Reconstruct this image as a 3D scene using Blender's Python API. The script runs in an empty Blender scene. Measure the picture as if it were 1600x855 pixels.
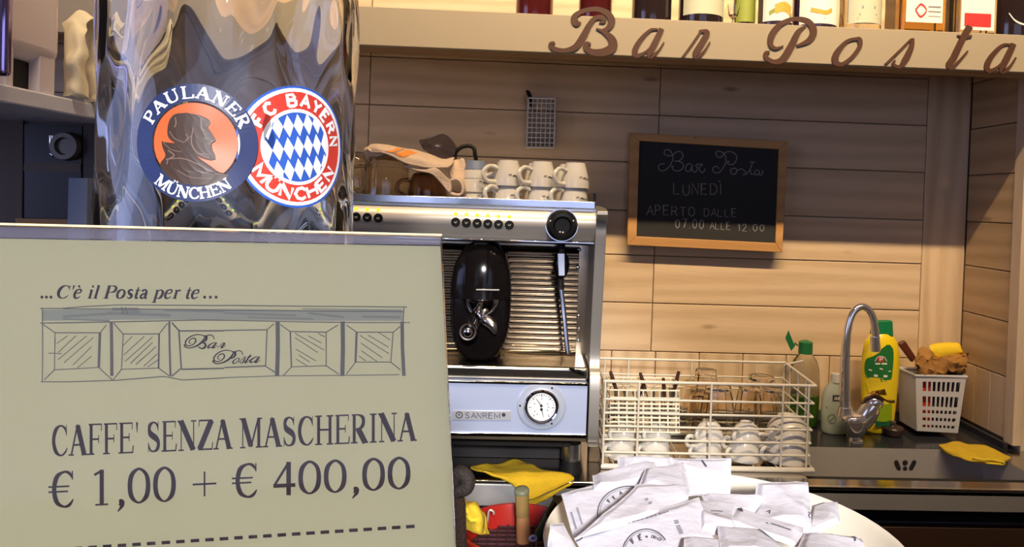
import bpy, math, random
from mathutils import Vector, Matrix, noise
R_ = math.radians
sc = bpy.context.scene
COL = sc.collection
H = 1.45                                     # eye height of the photographer

# ---------------------------------------------------------------- camera
yaw, pit, rol = R_(-2.276), R_(.8895), R_(1.9178)
FPX, PX, PY = 1139.25, 873.5, 331.7
Fd = Vector((-math.sin(yaw)*math.cos(pit), math.cos(yaw)*math.cos(pit), -math.sin(pit)))
_r = Vector((math.cos(yaw), math.sin(yaw), 0)); _u = _r.cross(Fd)
Rt = _r*math.cos(rol)+_u*math.sin(rol); Up = -_r*math.sin(rol)+_u*math.cos(rol)
cd = bpy.data.cameras.new('camera'); cam = bpy.data.objects.new('camera', cd); COL.objects.link(cam)
cd.sensor_width = 36; cd.lens = FPX*36/1600; cd.clip_start = .02
cd.shift_x = (800-PX)/1600; cd.shift_y = (PY-427.5)/1600
m3 = Matrix((Rt, Up, -Fd)).transposed()
cam.matrix_world = Matrix.Translation((0, 0, H)) @ m3.to_4x4()
sc.camera = cam

def ray(x, y): return Fd*FPX + Rt*(x-PX) - Up*(y-PY)
def at(x, y, Y):
    d = ray(x, y); d = d*(Y/d.y); return Vector((d.x, d.y, d.z+H))
def atz(x, y, z):
    d = ray(x, y); d = d*((z-H)/d.z); return Vector((d.x, d.y, d.z+H))

# ---------------------------------------------------------------- light
sc.view_settings.view_transform = 'Standard'; sc.view_settings.look = 'None'
sc.view_settings.exposure = 0; sc.view_settings.gamma = 1
sc.cycles.max_bounces = 14; sc.cycles.transmission_bounces = 12; sc.cycles.transparent_max_bounces = 12
sc.cycles.caustics_refractive = True; sc.cycles.sample_clamp_indirect = 4
w = bpy.data.worlds.new('world'); sc.world = w; w.use_nodes = True
w.node_tree.nodes['Background'].inputs[0].default_value = (.62, .74, 1, 1)
w.node_tree.nodes['Background'].inputs[1].default_value = .6
def area(name, loc, tgt, sx, sy, power, col, spread=180):
    l = bpy.data.lights.new(name, 'AREA'); l.shape = 'RECTANGLE'; l.size = sx; l.size_y = sy
    l.energy = power; l.color = col; l.spread = R_(spread)
    o = bpy.data.objects.new(name, l); COL.objects.link(o); o.location = loc
    o.rotation_euler = (Vector(tgt)-Vector(loc)).to_track_quat('-Z', 'Y').to_euler(); return o
area('bar_strip_lamp', (.45, .305, H+1.76), (.45, 2.6, H+.2), 2.2, .03, 38, (1, .74, .45), 84)
area('window_daylight', (.3, -2.5, H+.25), (.3, 0, H-.1), 2.6, 1.5, 10, (.50, .56, 1))
area('side_window_daylight', (-2.6, -.3, H+.35), (0, .9, H-.2), 1.4, 1.3, 17, (.46, .53, 1))
ls = bpy.data.lights.new('added_fill_spot', 'SPOT'); ls.energy = 590; ls.color = (1, .95, .93); ls.spot_size = R_(21); ls.spot_blend = .4; ls.shadow_soft_size = .12  # unseen spot added behind the camera to brighten the sign and sachets
lo = bpy.data.objects.new('added_fill_spot', ls); COL.objects.link(lo); lo.location = (.15, -1.9, H+.86); lo.rotation_euler = (Vector((-.02, .43, H-.23))-lo.location).to_track_quat('-Z', 'Y').to_euler()

# ---------------------------------------------------------------- mesh helpers
WL = {}
class MB:
    def __init__(s): s.v = []; s.f = []
    def add(s, vs, fs):
        n = len(s.v); s.v += [Vector(a) for a in vs]; s.f += [tuple(i+n for i in f) for f in fs]; return s
    def box(s, x0, x1, y0, y1, z0, z1):
        return s.hexa([(x0,y0,z0),(x1,y0,z0),(x1,y1,z0),(x0,y1,z0),(x0,y0,z1),(x1,y0,z1),(x1,y1,z1),(x0,y1,z1)])
    def hexa(s, c):
        return s.add(c, [(3,2,1,0),(4,5,6,7),(0,1,5,4),(1,2,6,5),(2,3,7,6),(3,0,4,7)])
    def slab(s, q, t):                       # quad q (4 pts) pushed by vector t
        t = Vector(t); return s.hexa([Vector(a) for a in q]+[Vector(a)+t for a in q])
    def prism(s, poly, t):
        n = len(poly); t = Vector(t); p = [Vector(a) for a in poly]
        return s.add(p+[a+t for a in p], [tuple(range(n))[::-1], tuple(range(n, 2*n))]+[(i, (i+1) % n, (i+1) % n+n, i+n) for i in range(n)])
    def cyl(s, p0, p1, r0, r1=None, n=20, caps=True):
        r1 = r0 if r1 is None else r1
        return s.rings([(p0, r0), (p1, r1)], n, caps)
    def rings(s, pr, n=20, caps=True, sq=1):  # list of (centre, radius) along an axis
        ps = [Vector(p) for p, r in pr]; k0 = len(s.v); ax = (ps[-1]-ps[0])
        ax = ax.normalized() if ax.length > 1e-9 else Vector((0, 0, 1))
        a = ax.orthogonal().normalized(); b = ax.cross(a)
        if abs(ax.z) > .999: a, b = Vector((1, 0, 0)), Vector((0, 1, 0))*(1 if ax.z > 0 else -1)
        for p, (_, r) in zip(ps, pr):
            for i in range(n):
                t = 2*math.pi*i/n; s.v.append(p+(a*math.cos(t)+b*math.sin(t)*sq)*r)
        m = len(ps)
        for j in range(m-1):
            for i in range(n):
                i2 = (i+1) % n; s.f.append((k0+j*n+i, k0+j*n+i2, k0+(j+1)*n+i2, k0+(j+1)*n+i))
        if caps:
            s.f.append(tuple(k0+i for i in range(n))[::-1]); s.f.append(tuple(k0+(m-1)*n+i for i in range(n)))
        return s
    def lathe(s, prof, o, n=28, sx=1, sy=1, caps=False):
        k0 = len(s.v); o = Vector(o)
        for r, z in prof:
            for i in range(n):
                t = 2*math.pi*i/n; s.v.append(o+Vector((r*sx*math.cos(t), r*sy*math.sin(t), z)))
        for j in range(len(prof)-1):
            for i in range(n):
                i2 = (i+1) % n; s.f.append((k0+j*n+i, k0+j*n+i2, k0+(j+1)*n+i2, k0+(j+1)*n+i))
        if caps:
            s.f.append(tuple(k0+i for i in range(n))[::-1]); s.f.append(tuple(k0+(len(prof)-1)*n+i for i in range(n)))
        return s
    def tube(s, pts, r, n=8, sm=0, closed=False):
        pts = [Vector(p) for p in pts]
        if sm: pts = cr(pts, sm, closed)
        rs = r if isinstance(r, (list, tuple)) else [r]*len(pts)
        if len(rs) != len(pts):
            L = len(rs)-1; q = []
            for i in range(len(pts)):
                t = i/(len(pts)-1)*L; a = min(int(t), L-1); q.append(rs[a]+(rs[a+1]-rs[a])*(t-a))
            rs = q
        k0 = len(s.v); N = len(pts); up = None
        for i, p in enumerate(pts):
            if closed: d = pts[(i+1) % N]-pts[i-1]
            else: d = pts[min(i+1, N-1)]-pts[max(i-1, 0)]
            d.normalize()
            if up is None: up = d.orthogonal().normalized()
            up = (up-d*up.dot(d)).normalized(); b = d.cross(up)
            for k in range(n):
                t = 2*math.pi*k/n; s.v.append(p+(up*math.cos(t)+b*math.sin(t))*rs[i])
        for j in range(N if closed else N-1):
            j2 = (j+1) % N
            for k in range(n):
                k2 = (k+1) % n; s.f.append((k0+j*n+k, k0+j*n+k2, k0+j2*n+k2, k0+j2*n+k))
        if not closed:
            s.f.append(tuple(k0+i for i in range(n))[::-1]); s.f.append(tuple(k0+(N-1)*n+i for i in range(n)))
        return s
    def ball(s, c, r, n=16, sc3=(1, 1, 1)):
        c = Vector(c); k0 = len(s.v); m = n//2
        for j in range(m+1):
            ph = math.pi*j/m-math.pi/2
            for i in range(n):
                t = 2*math.pi*i/n
                s.v.append(c+Vector((math.cos(ph)*math.cos(t)*sc3[0], math.cos(ph)*math.sin(t)*sc3[1], math.sin(ph)*sc3[2]))*r)
        for j in range(m):
            for i in range(n):
                i2 = (i+1) % n; s.f.append((k0+j*n+i, k0+j*n+i2, k0+(j+1)*n+i2, k0+(j+1)*n+i))
        return s
    def grid(s, fn, nu, nv, cu=False):
        k0 = len(s.v)
        for j in range(nv+1):
            for i in range(nu+1): s.v.append(Vector(fn(i/nu, j/nv)))
        for j in range(nv):
            for i in range(nu):
                a = k0+j*(nu+1)+i; s.f.append((a, a+1, a+nu+2, a+nu+1))
        return s
    def build(s, name, mat, parent=None, smooth=35, bevel=0, seg=2, solid=0, weld=False, origin=None):
        base = WL.get(parent.name, Vector()) if parent else (Vector(origin) if origin else Vector())
        me = bpy.data.meshes.new(name); me.from_pydata([v-base for v in s.v], [], s.f); me.update()
        o = bpy.data.objects.new(name, me); COL.objects.link(o); me.materials.append(mat)
        if parent: o.parent = parent; WL[o.name] = base
        else: o.location = base; WL[o.name] = base.copy()
        if weld:
            md = o.modifiers.new('w', 'WELD'); md.merge_threshold = 1e-5
        if smooth:
            me.shade_smooth(); me.set_sharp_from_angle(angle=R_(smooth))
        if solid:
            md = o.modifiers.new('s', 'SOLIDIFY'); md.thickness = solid; md.offset = 0
        if bevel:
            md = o.modifiers.new('b', 'BEVEL'); md.width = bevel; md.segments = seg; md.limit_method = 'ANGLE'; md.angle_limit = R_(40)
        return o
def cr(pts, n=6, closed=False):
    out = []; N = len(pts)
    rng = range(N) if closed else range(N-1)
    for i in rng:
        g = (lambda k: pts[k % N]) if closed else (lambda k: pts[max(0, min(N-1, k))])
        p0, p1, p2, p3 = g(i-1), g(i), g(i+1), g(i+2)
        for j in range(n):
            t = j/n
            out.append((p1*2+(p2-p0)*t+(p0*2-p1*5+p2*4-p3)*t*t+(p1*3-p0-p2*3+p3)*t*t*t)*.5)
    if not closed: out.append(pts[-1])
    return out
def tag(o, label=None, cat=None, group=None, kind=None):
    for k, v in (('label', label), ('category', cat), ('group', group), ('kind', kind)):
        if v: o[k] = v
    return o
def thing(name, loc, label, cat, group=None):
    o = bpy.data.objects.new(name, None); COL.objects.link(o); o.location = loc; o.empty_display_size = .02
    WL[o.name] = Vector(loc); return tag(o, label, cat, group)
def copy_tree(o, parent=None):
    c = o.copy(); COL.objects.link(c)
    if parent: c.parent = parent
    for ch in list(o.children): copy_tree(ch, c)
    return c
def patch(rows, nu=24, nv=24, amp=0, fr=20, seed=0):
    """surface through a grid of control points; returns S(u,v)"""
    rows = [[Vector(p) for p in r] for r in rows]
    def crv(P, t):
        n = len(P)-1; x = min(max(t, 0), 1)*n; i = min(int(x), n-1); f = x-i
        g = lambda k: P[k] if 0 <= k <= n else (P[0]*2-P[1] if k < 0 else P[n]*2-P[n-1])
        p0, p1, p2, p3 = g(i-1), g(i), g(i+1), g(i+2)
        return (p1*2+(p2-p0)*f+(p0*2-p1*5+p2*4-p3)*f*f+(p1*3-p0-p2*3+p3)*f*f*f)*.5
    def S(u, v):
        p = crv([crv(r, u) for r in rows], v)
        if amp:
            q = p*fr+Vector((seed*7.1, 0, 0)); p = p+Vector((noise.noise(q)*.5, noise.noise(q+Vector((9, 0, 0))), noise.noise(q+Vector((0, 9, 0)))))*amp
        return p
    return S

# ---------------------------------------------------------------- materials
def mat(name, col, rough=.5, metal=0, bump=0, bscale=60, var=0, vscale=6, spec=.5, coat=0, trans=0, ior=1.45, emit=None, es=0, stretch=(1, 1, 1), alpha=1, sss=0, aniso=0):
    m = bpy.data.materials.new(name); m.use_nodes = True; nt = m.node_tree; b = nt.nodes['Principled BSDF']
    I = b.inputs; I['Base Color'].default_value = (*col, 1); I['Roughness'].default_value = rough; I['Metallic'].default_value = metal
    I['Specular IOR Level'].default_value = spec; I['Coat Weight'].default_value = coat; I['Transmission Weight'].default_value = trans; I['IOR'].default_value = ior
    I['Alpha'].default_value = alpha
    if emit: I['Emission Color'].default_value = (*emit, 1); I['Emission Strength'].default_value = es
    if sss: I['Subsurface Weight'].default_value = sss; I['Subsurface Scale'].default_value = .01
    if var or bump:
        tc = nt.nodes.new('ShaderNodeTexCoord'); mp = nt.nodes.new('ShaderNodeMapping'); mp.inputs['Scale'].default_value = stretch
        nt.links.new(tc.outputs['Object'], mp.inputs[0])
    if var:
        n = nt.nodes.new('ShaderNodeTexNoise'); n.inputs['Scale'].default_value = vscale; n.inputs['Detail'].default_value = 6
        nt.links.new(mp.outputs[0], n.inputs['Vector'])
        mx = nt.nodes.new('ShaderNodeMix'); mx.data_type = 'RGBA'
        mx.inputs[6].default_value = (*[c*(1-var) for c in col], 1); mx.inputs[7].default_value = (*[min(1, c*(1+var)) for c in col], 1)
        nt.links.new(n.outputs[0], mx.inputs[0]); nt.links.new(mx.outputs[2], I['Base Color'])
    if bump:
        n = nt.nodes.new('ShaderNodeTexNoise'); n.inputs['Scale'].default_value = bscale; n.inputs['Detail'].default_value = 4
        nt.links.new(mp.outputs[0], n.inputs['Vector'])
        bp = nt.nodes.new('ShaderNodeBump'); bp.inputs['Strength'].default_value = bump; bp.inputs['Distance'].default_value = .004
        nt.links.new(n.outputs[0], bp.inputs['Height']); nt.links.new(bp.outputs[0], I['Normal'])
    return m
def wood(name, light, dark, along='x', rough=.55, sc_=1, knots=True):
    m = bpy.data.materials.new(name); m.use_nodes = True; nt = m.node_tree; b = nt.nodes['Principled BSDF']; N = nt.nodes.new; L = nt.links.new
    tc = N('ShaderNodeTexCoord'); oi = N('ShaderNodeObjectInfo'); mul = N('ShaderNodeMath'); mul.operation = 'MULTIPLY'; mul.inputs[1].default_value = 37
    L(oi.outputs['Random'], mul.inputs[0]); ad = N('ShaderNodeVectorMath'); L(tc.outputs['Object'], ad.inputs[0]); L(mul.outputs[0], ad.inputs[1])
    mp = N('ShaderNodeMapping'); L(ad.outputs[0], mp.inputs[0])
    s = {'x': (1.1, 9, 9), 'z': (9, 9, 1.1), 'y': (9, 1.1, 9)}[along]; mp.inputs['Scale'].default_value = [a*sc_ for a in s]
    n = N('ShaderNodeTexNoise'); n.inputs['Scale'].default_value = 2.2; n.inputs['Detail'].default_value = 5; n.inputs['Distortion'].default_value = .8; L(mp.outputs[0], n.inputs['Vector'])
    wv = N('ShaderNodeTexWave'); wv.wave_type = 'BANDS'; wv.bands_direction = {'x': 'Z', 'z': 'X', 'y': 'Z'}[along]
    wv.inputs['Scale'].default_value = .75; wv.inputs['Distortion'].default_value = 7; wv.inputs['Detail'].default_value = 2.5; L(mp.outputs[0], wv.inputs['Vector'])
    f2 = N('ShaderNodeTexNoise'); f2.inputs['Scale'].default_value = 14; f2.inputs['Detail'].default_value = 6; L(mp.outputs[0], f2.inputs['Vector'])
    mx = N('ShaderNodeMix'); mx.inputs[0].default_value = .42; L(n.outputs[0], mx.inputs[2]); L(wv.outputs[0], mx.inputs[3])
    mx2 = N('ShaderNodeMix'); mx2.inputs[0].default_value = .3; L(mx.outputs[0], mx2.inputs[2]); L(f2.outputs[0], mx2.inputs[3])
    rp = N('ShaderNodeValToRGB'); rp.color_ramp.elements[0].position = .22; rp.color_ramp.elements[0].color = (*dark, 1)
    rp.color_ramp.elements[1].position = .62; rp.color_ramp.elements[1].color = (*light, 1); L(mx2.outputs[0], rp.inputs[0])
    out = rp.outputs[0]
    if knots:
        vm = N('ShaderNodeMapping'); vm.inputs['Scale'].default_value = {'x': (2.2, 1, 7), 'z': (7, 1, 2.2), 'y': (1, 2.2, 7)}[along]; L(ad.outputs[0], vm.inputs[0])
        vo = N('ShaderNodeTexVoronoi'); vo.inputs['Scale'].default_value = 1.3; L(vm.outputs[0], vo.inputs['Vector'])
        kr = N('ShaderNodeValToRGB'); kr.color_ramp.elements[0].position = .015; kr.color_ramp.elements[0].color = (1, 1, 1, 1); kr.color_ramp.elements[1].position = .085; kr.color_ramp.elements[1].color = (0, 0, 0, 1)
        L(vo.outputs['Distance'], kr.inputs[0]); km = N('ShaderNodeMix'); km.data_type = 'RGBA'; km.inputs[7].default_value = (*[c*.62 for c in dark], 1)
        L(kr.outputs[0], km.inputs[0]); L(out, km.inputs[6]); out = km.outputs[2]
    L(out, b.inputs['Base Color']); b.inputs['Roughness'].default_value = rough
    bp = N('ShaderNodeBump'); bp.inputs['Strength'].default_value = .15; bp.inputs['Distance'].default_value = .002; L(f2.outputs[0], bp.inputs['Height']); L(bp.outputs[0], b.inputs['Normal'])
    return m
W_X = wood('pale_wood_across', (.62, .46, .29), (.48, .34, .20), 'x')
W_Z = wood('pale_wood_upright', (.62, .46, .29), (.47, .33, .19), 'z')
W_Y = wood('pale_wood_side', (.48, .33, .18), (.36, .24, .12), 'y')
W_BACK = mat('wood_joint_gap', (.34, .24, .16), .8)  # backing colour seen in the joints between planks
CREAM = mat('cream_painted_wood', (.33, .275, .19), .55, bump=.05, var=.04)
BEAM = wood('beam_underside', (.32, .2, .11), (.2, .12, .06), 'x', knots=False)
BROWN = mat('brown_cut_wood', (.065, .024, .011), .5, var=.35, vscale=40)
FRAMEW = wood('chalkboard_frame_wood', (.50, .27, .09), (.40, .2, .06), 'x', knots=False)
BLACKB = mat('chalkboard_black', (.018, .017, .017), .75, var=.3, vscale=12)
CHALK = mat('chalk', (.23, .22, .21), .95)
STEEL = mat('brushed_steel', (.55, .54, .52), .28, 1, bump=.04, bscale=300, stretch=(1, .05, .05))
STEELD = mat('dull_sink_steel', (.40, .375, .36), .45, .25, bump=.05, bscale=120, var=.12, vscale=9)
CHROME = mat('polished_chrome', (.78, .77, .76), .07, 1)
ALU = mat('brushed_machine_panel', (.66, .61, .53), .36, .35, bump=.02, bscale=400, stretch=(.02, 1, 1))
ALUS = mat('silver_side_panel', (.36, .34, .31), .42, .7)
MIRR = mat('polished_splash_steel', (.34, .285, .22), .11, 1)
SKYP = mat('satin_panel_sky_tint', (.50, .58, .80), .3, .35)  # blue of the reflected sky is put into the base colour
BLKG = mat('black_gloss_plastic', (.005, .004, .004), .12, spec=.3)
BLKS = mat('black_satin_plastic', (.006, .006, .006), .4, spec=.15)
BLKM = mat('black_rubber', (.009, .008, .008), .6, spec=.25)
DARK = mat('dark_cavity', (.012, .011, .012), .7)
STONE = mat('black_worktop', (.022, .024, .03), .16, var=.4, vscale=80)
CUPW = mat('white_porcelain', (.60, .57, .51), .18, coat=.3)
INKB = mat('dark_print', (.03, .028, .04), .5)
CREAMW = mat('cream_coated_wire', (.62, .58, .48), .35)
PAPERW = mat('white_sachet_paper', (.75, .755, .83), .5, bump=.2, bscale=120)
PRINT = mat('grey_sachet_print', (.16, .16, .21), .6)
BOWL = mat('cream_ceramic', (.82, .76, .62), .2, coat=.3)
PAPERY = mat('pale_green_paper', (.70, .665, .40), .6, var=.03, vscale=3)
def glassm(name, col=(1, 1, 1), rough=0, ior=1.45): return mat(name, col, rough, trans=1, ior=ior)
GLASS = glassm('clear_glass', (.96, .98, .97)); ACRYL = glassm('clear_acrylic', (.97, .98, 1), 0, 1.2)
GREYG = glassm('smoky_glass', (.86, .80, .68)); BRG = glassm('brown_glass', (.52, .38, .27)); TUMB = glassm('tumbler_glass', (.93, .88, .80), .02, 1.35)

# ---------------------------------------------------------------- strokes and lettering
class Ink:
    """flat ribbons in a 2-D sheet (a, b), mapped to the surface by S(a, b, h)"""
    def __init__(s, S, h=.0003, th=0, n=6): s.S = S; s.h = h; s.th = th; s.m = MB(); s.k = 0; s.n = n
    def stroke(s, pts, w, smooth=True, closed=False, n=None):
        ws = list(w) if isinstance(w, (list, tuple)) else [w]*len(pts)
        P = [Vector((p[0], p[1], q)) for p, q in zip(pts, ws)]
        if smooth and len(P) > 2: P = cr(P, n or s.n, closed)
        N = len(P); L = []; R = []
        for i in range(N):
            if closed: d = (P[(i+1) % N]-P[i-1]).to_2d()
            else: d = (P[min(i+1, N-1)]-P[max(i-1, 0)]).to_2d()
            if d.length < 1e-12: d = Vector((1, 0))
            d.normalize(); nn = Vector((-d.y, d.x)); c = P[i].to_2d(); hw = P[i].z/2
            if not smooth and 0 < i < N-1:
                d1 = (P[i]-P[i-1]).to_2d().normalized(); cs = max(.5, abs(nn.dot(Vector((-d1.y, d1.x))))); hw /= cs
            L.append(c+nn*hw); R.append(c-nn*hw)
        s.k += 1; h = s.h+(s.k % 5)*s.h*.05; k0 = len(s.m.v)
        for a, b in zip(L, R): s.m.v += [s.S(a.x, a.y, h+s.th), s.S(b.x, b.y, h+s.th)]
        if s.th:
            for a, b in zip(L, R): s.m.v += [s.S(a.x, a.y, 0), s.S(b.x, b.y, 0)]
        M2 = N if closed else N-1
        for i in range(M2):
            j = (i+1) % N; a, b, c, d = k0+2*i, k0+2*i+1, k0+2*j+1, k0+2*j; s.m.f.append((a, b, c, d))
            if s.th:
                o = 2*N; s.m.f += [(a+o, a, d, d+o), (b, b+o, c+o, c)]
        if s.th and not closed:
            o = 2*N; e = k0+2*(N-1); s.m.f += [(k0, k0+o, k0+o+1, k0+1), (e+1, e+1+o, e+o, e)]
    def poly(s, pts, tri=False):
        k0 = len(s.m.v); s.m.v += [s.S(a, b, s.h+s.th) for a, b in pts]; s.m.f.append(tuple(range(k0, k0+len(pts))))
    def disc(s, c, r, n=20, r2=None): s.poly([(c[0]+r*math.cos(2*math.pi*i/n), c[1]+(r2 or r)*math.sin(2*math.pi*i/n)) for i in range(n)])
    def build(s, name, m, parent): return s.m.build(name, m, parent, smooth=0)

T, t_ = .155, .055
def sf(x, y, w=.32): return ('L', [(x-w/2, y), (x+w/2, y)], .045)
def st(x, y0=0, y1=1, w=T): return ('L', [(x, y0), (x, y1)], w)
b0, b1 = .022, .978
SER = {
 'A': (1.06, [('L', [(.14, 0), (.5, 1)], t_), ('L', [(.5, .97), (.88, 0)], T), ('L', [(.27, .34), (.70, .34)], t_), sf(.14, b0, .3), sf(.9, b0, .36)]),
 'C': (1.0, [('S', [(.88, .68), (.80, .88), (.55, .975), (.28, .85), (.15, .5), (.28, .15), (.55, .02), (.78, .1), (.92, .26)], [.02, .06, .05, .1, T*1.1, .1, .05, .05, .02]), ('L', [(.87, .66), (.87, 1)], .035)]),
 'E': (.92, [st(.2), sf(.2, b0, .36), ('L', [(.06, b1), (.80, b1)], .045), ('L', [(.06, b0), (.84, b0)], .045), ('L', [(.2, .52), (.62, .52)], t_), ('L', [(.79, .78), (.79, 1)], .04), ('L', [(.85, .25), (.81, 0)], .045), ('L', [(.62, .39), (.62, .65)], .04)]),
 'F': (.86, [st(.2), sf(.2, b0, .38), ('L', [(.06, b1), (.78, b1)], .045), ('L', [(.2, .5), (.62, .5)], t_), ('L', [(.78, .76), (.78, 1)], .04), ('L', [(.62, .37), (.62, .63)], .04)]),
 'H': (1.1, [st(.22), st(.86), sf(.22, b0, .38), sf(.22, b1, .38), sf(.86, b0, .38), sf(.86, b1, .38), ('L', [(.22, .51), (.86, .51)], t_)]),
 'I': (.52, [st(.25), sf(.25, b0, .38), sf(.25, b1, .38)]),
 'L': (.92, [st(.22), sf(.22, b1, .38), ('L', [(.06, b0), (.84, b0)], .045), ('L', [(.86, .28), (.81, 0)], .045)]),
 'M': (1.34, [('L', [(.2, 0), (.2, 1)], t_), ('L', [(.22, 1), (.66, .05)], T), ('L', [(.66, .03), (1.08, 1)], t_), st(1.1), sf(.2, b0, .3), sf(.14, b1, .26), sf(1.12, b0, .38), sf(1.15, b1, .28)]),
 'N': (1.1, [('L', [(.2, 0), (.2, 1)], t_), ('L', [(.17, 1), (.88, .02)], T), ('L', [(.9, 0), (.9, 1)], t_), sf(.2, b0, .3), sf(.12, b1, .24), sf(.9, b1, .3)]),
 'P': (.84, [st(.2), sf(.2, b0, .38), ('S', [(.06, .975), (.42, .975), (.68, .9), (.74, .73), (.66, .54), (.44, .48), (.24, .48)], [.045, .045, .09, T*.95, .09, .045, .04])]),
 'R': (1.02, [st(.2), sf(.2, b0, .38), ('S', [(.06, .975), (.42, .975), (.66, .9), (.72, .74), (.64, .57), (.44, .5), (.24, .5)], [.045, .045, .09, T*.95, .09, .045, .04]), ('L', [(.42, .5), (.82, 0)], T), sf(.86, b0, .24)]),
 'S': (.84, [('S', [(.66, .74), (.60, .9), (.42, .975), (.22, .9), (.17, .74), (.28, .58), (.52, .46), (.68, .3), (.62, .1), (.42, .025), (.22, .08), (.12, .3)], [.02, .05, .05, .09, .12, .15, .15, .12, .09, .05, .05, .02]), ('L', [(.66, .7), (.67, 1)], .035), ('L', [(.12, 0), (.12, .32)], .035)]),
 'U': (1.1, [('S', [(.22, 1), (.22, .6), (.22, .3), (.32, .08), (.55, .02), (.78, .09), (.88, .32), (.88, .65), (.88, 1)], [T, T, T, .11, .06, .05, t_, t_, t_]), sf(.22, b1, .38), sf(.88, b1, .3)]),
 'Z': (.92, [('L', [(.8, .97), (.14, .03)], T), ('L', [(.1, b1), (.86, b1)], .05), ('L', [(.06, b0), (.84, b0)], .05), ('L', [(.1, .78), (.12, 1)], .035), ('L', [(.87, .25), (.83, 0)], .04)]),
 "'": (.28, [('L', [(.14, 1), (.14, .66)], [.11, .03])]), ' ': (.38, []),
 '0': (.755, [('S', [(.37, .98), (.16, .82), (.1, .5), (.16, .18), (.37, .02), (.58, .18), (.64, .5), (.58, .82)], [.05, .09, .13, .09, .05, .09, .13, .09], True)]),
 '1': (.755, [('L', [(.4, 0), (.4, 1)], .12), ('L', [(.4, .97), (.18, .86)], .05), sf(.4, b0, .38)]),
 '4': (.755, [('L', [(.5, 0), (.5, 1)], .13), ('L', [(.5, .98), (.07, .3)], .05), ('L', [(.05, .3), (.7, .3)], .1)]),
 ',': (.38, [('S', [(.16, .06), (.22, .05), (.24, -.05), (.12, -.2)], [.1, .14, .08, .02])]), '.': (.38, [('L', [(.13, .06), (.26, .06)], .13)]),
 '+': (.85, [('L', [(.42, .1), (.42, .82)], .05), ('L', [(.07, .46), (.77, .46)], .05)]),
 '€': (.8, [('S', [(.72, .78), (.62, .94), (.46, .98), (.25, .85), (.17, .5), (.25, .15), (.46, .02), (.62, .06), (.74, .22)], [.02, .06, .05, .09, .12, .09, .05, .06, .02]), ('L', [(0, .58), (.62, .58)], .045), ('L', [(0, .44), (.58, .44)], .045), ('L', [(.71, .76), (.71, 1)], .035)]),
 'e': (.67, [('S', [(.1, .4), (.4, .42), (.5, .5), (.45, .66), (.3, .7), (.14, .58), (.09, .34), (.16, .1), (.34, .02), (.55, .16)], [.05, .05, .06, .08, .05, .08, .13, .1, .07, .03])]),
 'i': (.42, [('L', [(.21, 0), (.21, .68)], .13), sf(.22, b0, .3), ('L', [(.08, .65), (.24, .65)], .05), ('L', [(.15, .92), (.28, .92)], .13)]),
 'l': (.42, [('L', [(.21, 0), (.21, 1.02)], .13), sf(.22, b0, .3), ('L', [(.08, 1), (.24, 1)], .05)]),
 'o': (.75, [('S', [(.37, .69), (.16, .56), (.12, .34), (.18, .12), (.37, .01), (.56, .14), (.62, .36), (.56, .57)], [.05, .1, .13, .1, .05, .1, .13, .1], True)]),
 's': (.58, [('S', [(.44, .52), (.36, .67), (.2, .66), (.13, .52), (.26, .38), (.42, .26), (.42, .1), (.26, .02), (.1, .16)], [.02, .06, .08, .1, .12, .12, .09, .06, .02])]),
 't': (.42, [('S', [(.2, .9), (.19, .5), (.19, .14), (.26, .03), (.4, .08)], [.05, .12, .12, .09, .03]), ('L', [(.04, .65), (.4, .65)], .05)]),
 'a': (.67, [('S', [(.12, .55), (.22, .67), (.38, .66), (.45, .5), (.45, .15), (.52, .03), (.62, .06)], [.1, .07, .07, .12, .13, .08, .03]), ('S', [(.45, .42), (.22, .34), (.12, .18), (.2, .04), (.34, .06), (.45, .18)], [.05, .07, .11, .09, .05, .03])]),
 'p': (.75, [('L', [(.18, -.3), (.18, .68)], .13), sf(.18, -.29, .34), ('L', [(.04, .65), (.2, .65)], .05), ('S', [(.2, .55), (.38, .68), (.58, .56), (.62, .34), (.54, .1), (.38, .01), (.2, .1)], [.05, .06, .1, .13, .1, .05, .04])]),
 'r': (.5, [('L', [(.18, 0), (.18, .68)], .13), sf(.18, b0, .32), ('L', [(.04, .65), (.2, .65)], .05), ('S', [(.2, .48), (.3, .64), (.46, .62)], [.04, .06, .12])]),
}
SER['Ü'] = (1.1, SER['U'][1]+[('L', [(.38, 1.18), (.5, 1.18)], .13), ('L', [(.62, 1.18), (.74, 1.18)], .13)])
SER['è'] = (.67, SER['e'][1]+[('L', [(.18, 1), (.36, .82)], [.1, .04])])
SER['D'] = (1.1, [st(.2), ('S', [(.06, .975), (.5, .975), (.85, .82), (.95, .5), (.85, .18), (.5, .025), (.06, .025)], [.045, .045, .09, T, .09, .045, .045])])
def swidth(txt, gap=0): return sum(SER[c][0]+gap for c in txt)
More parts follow.
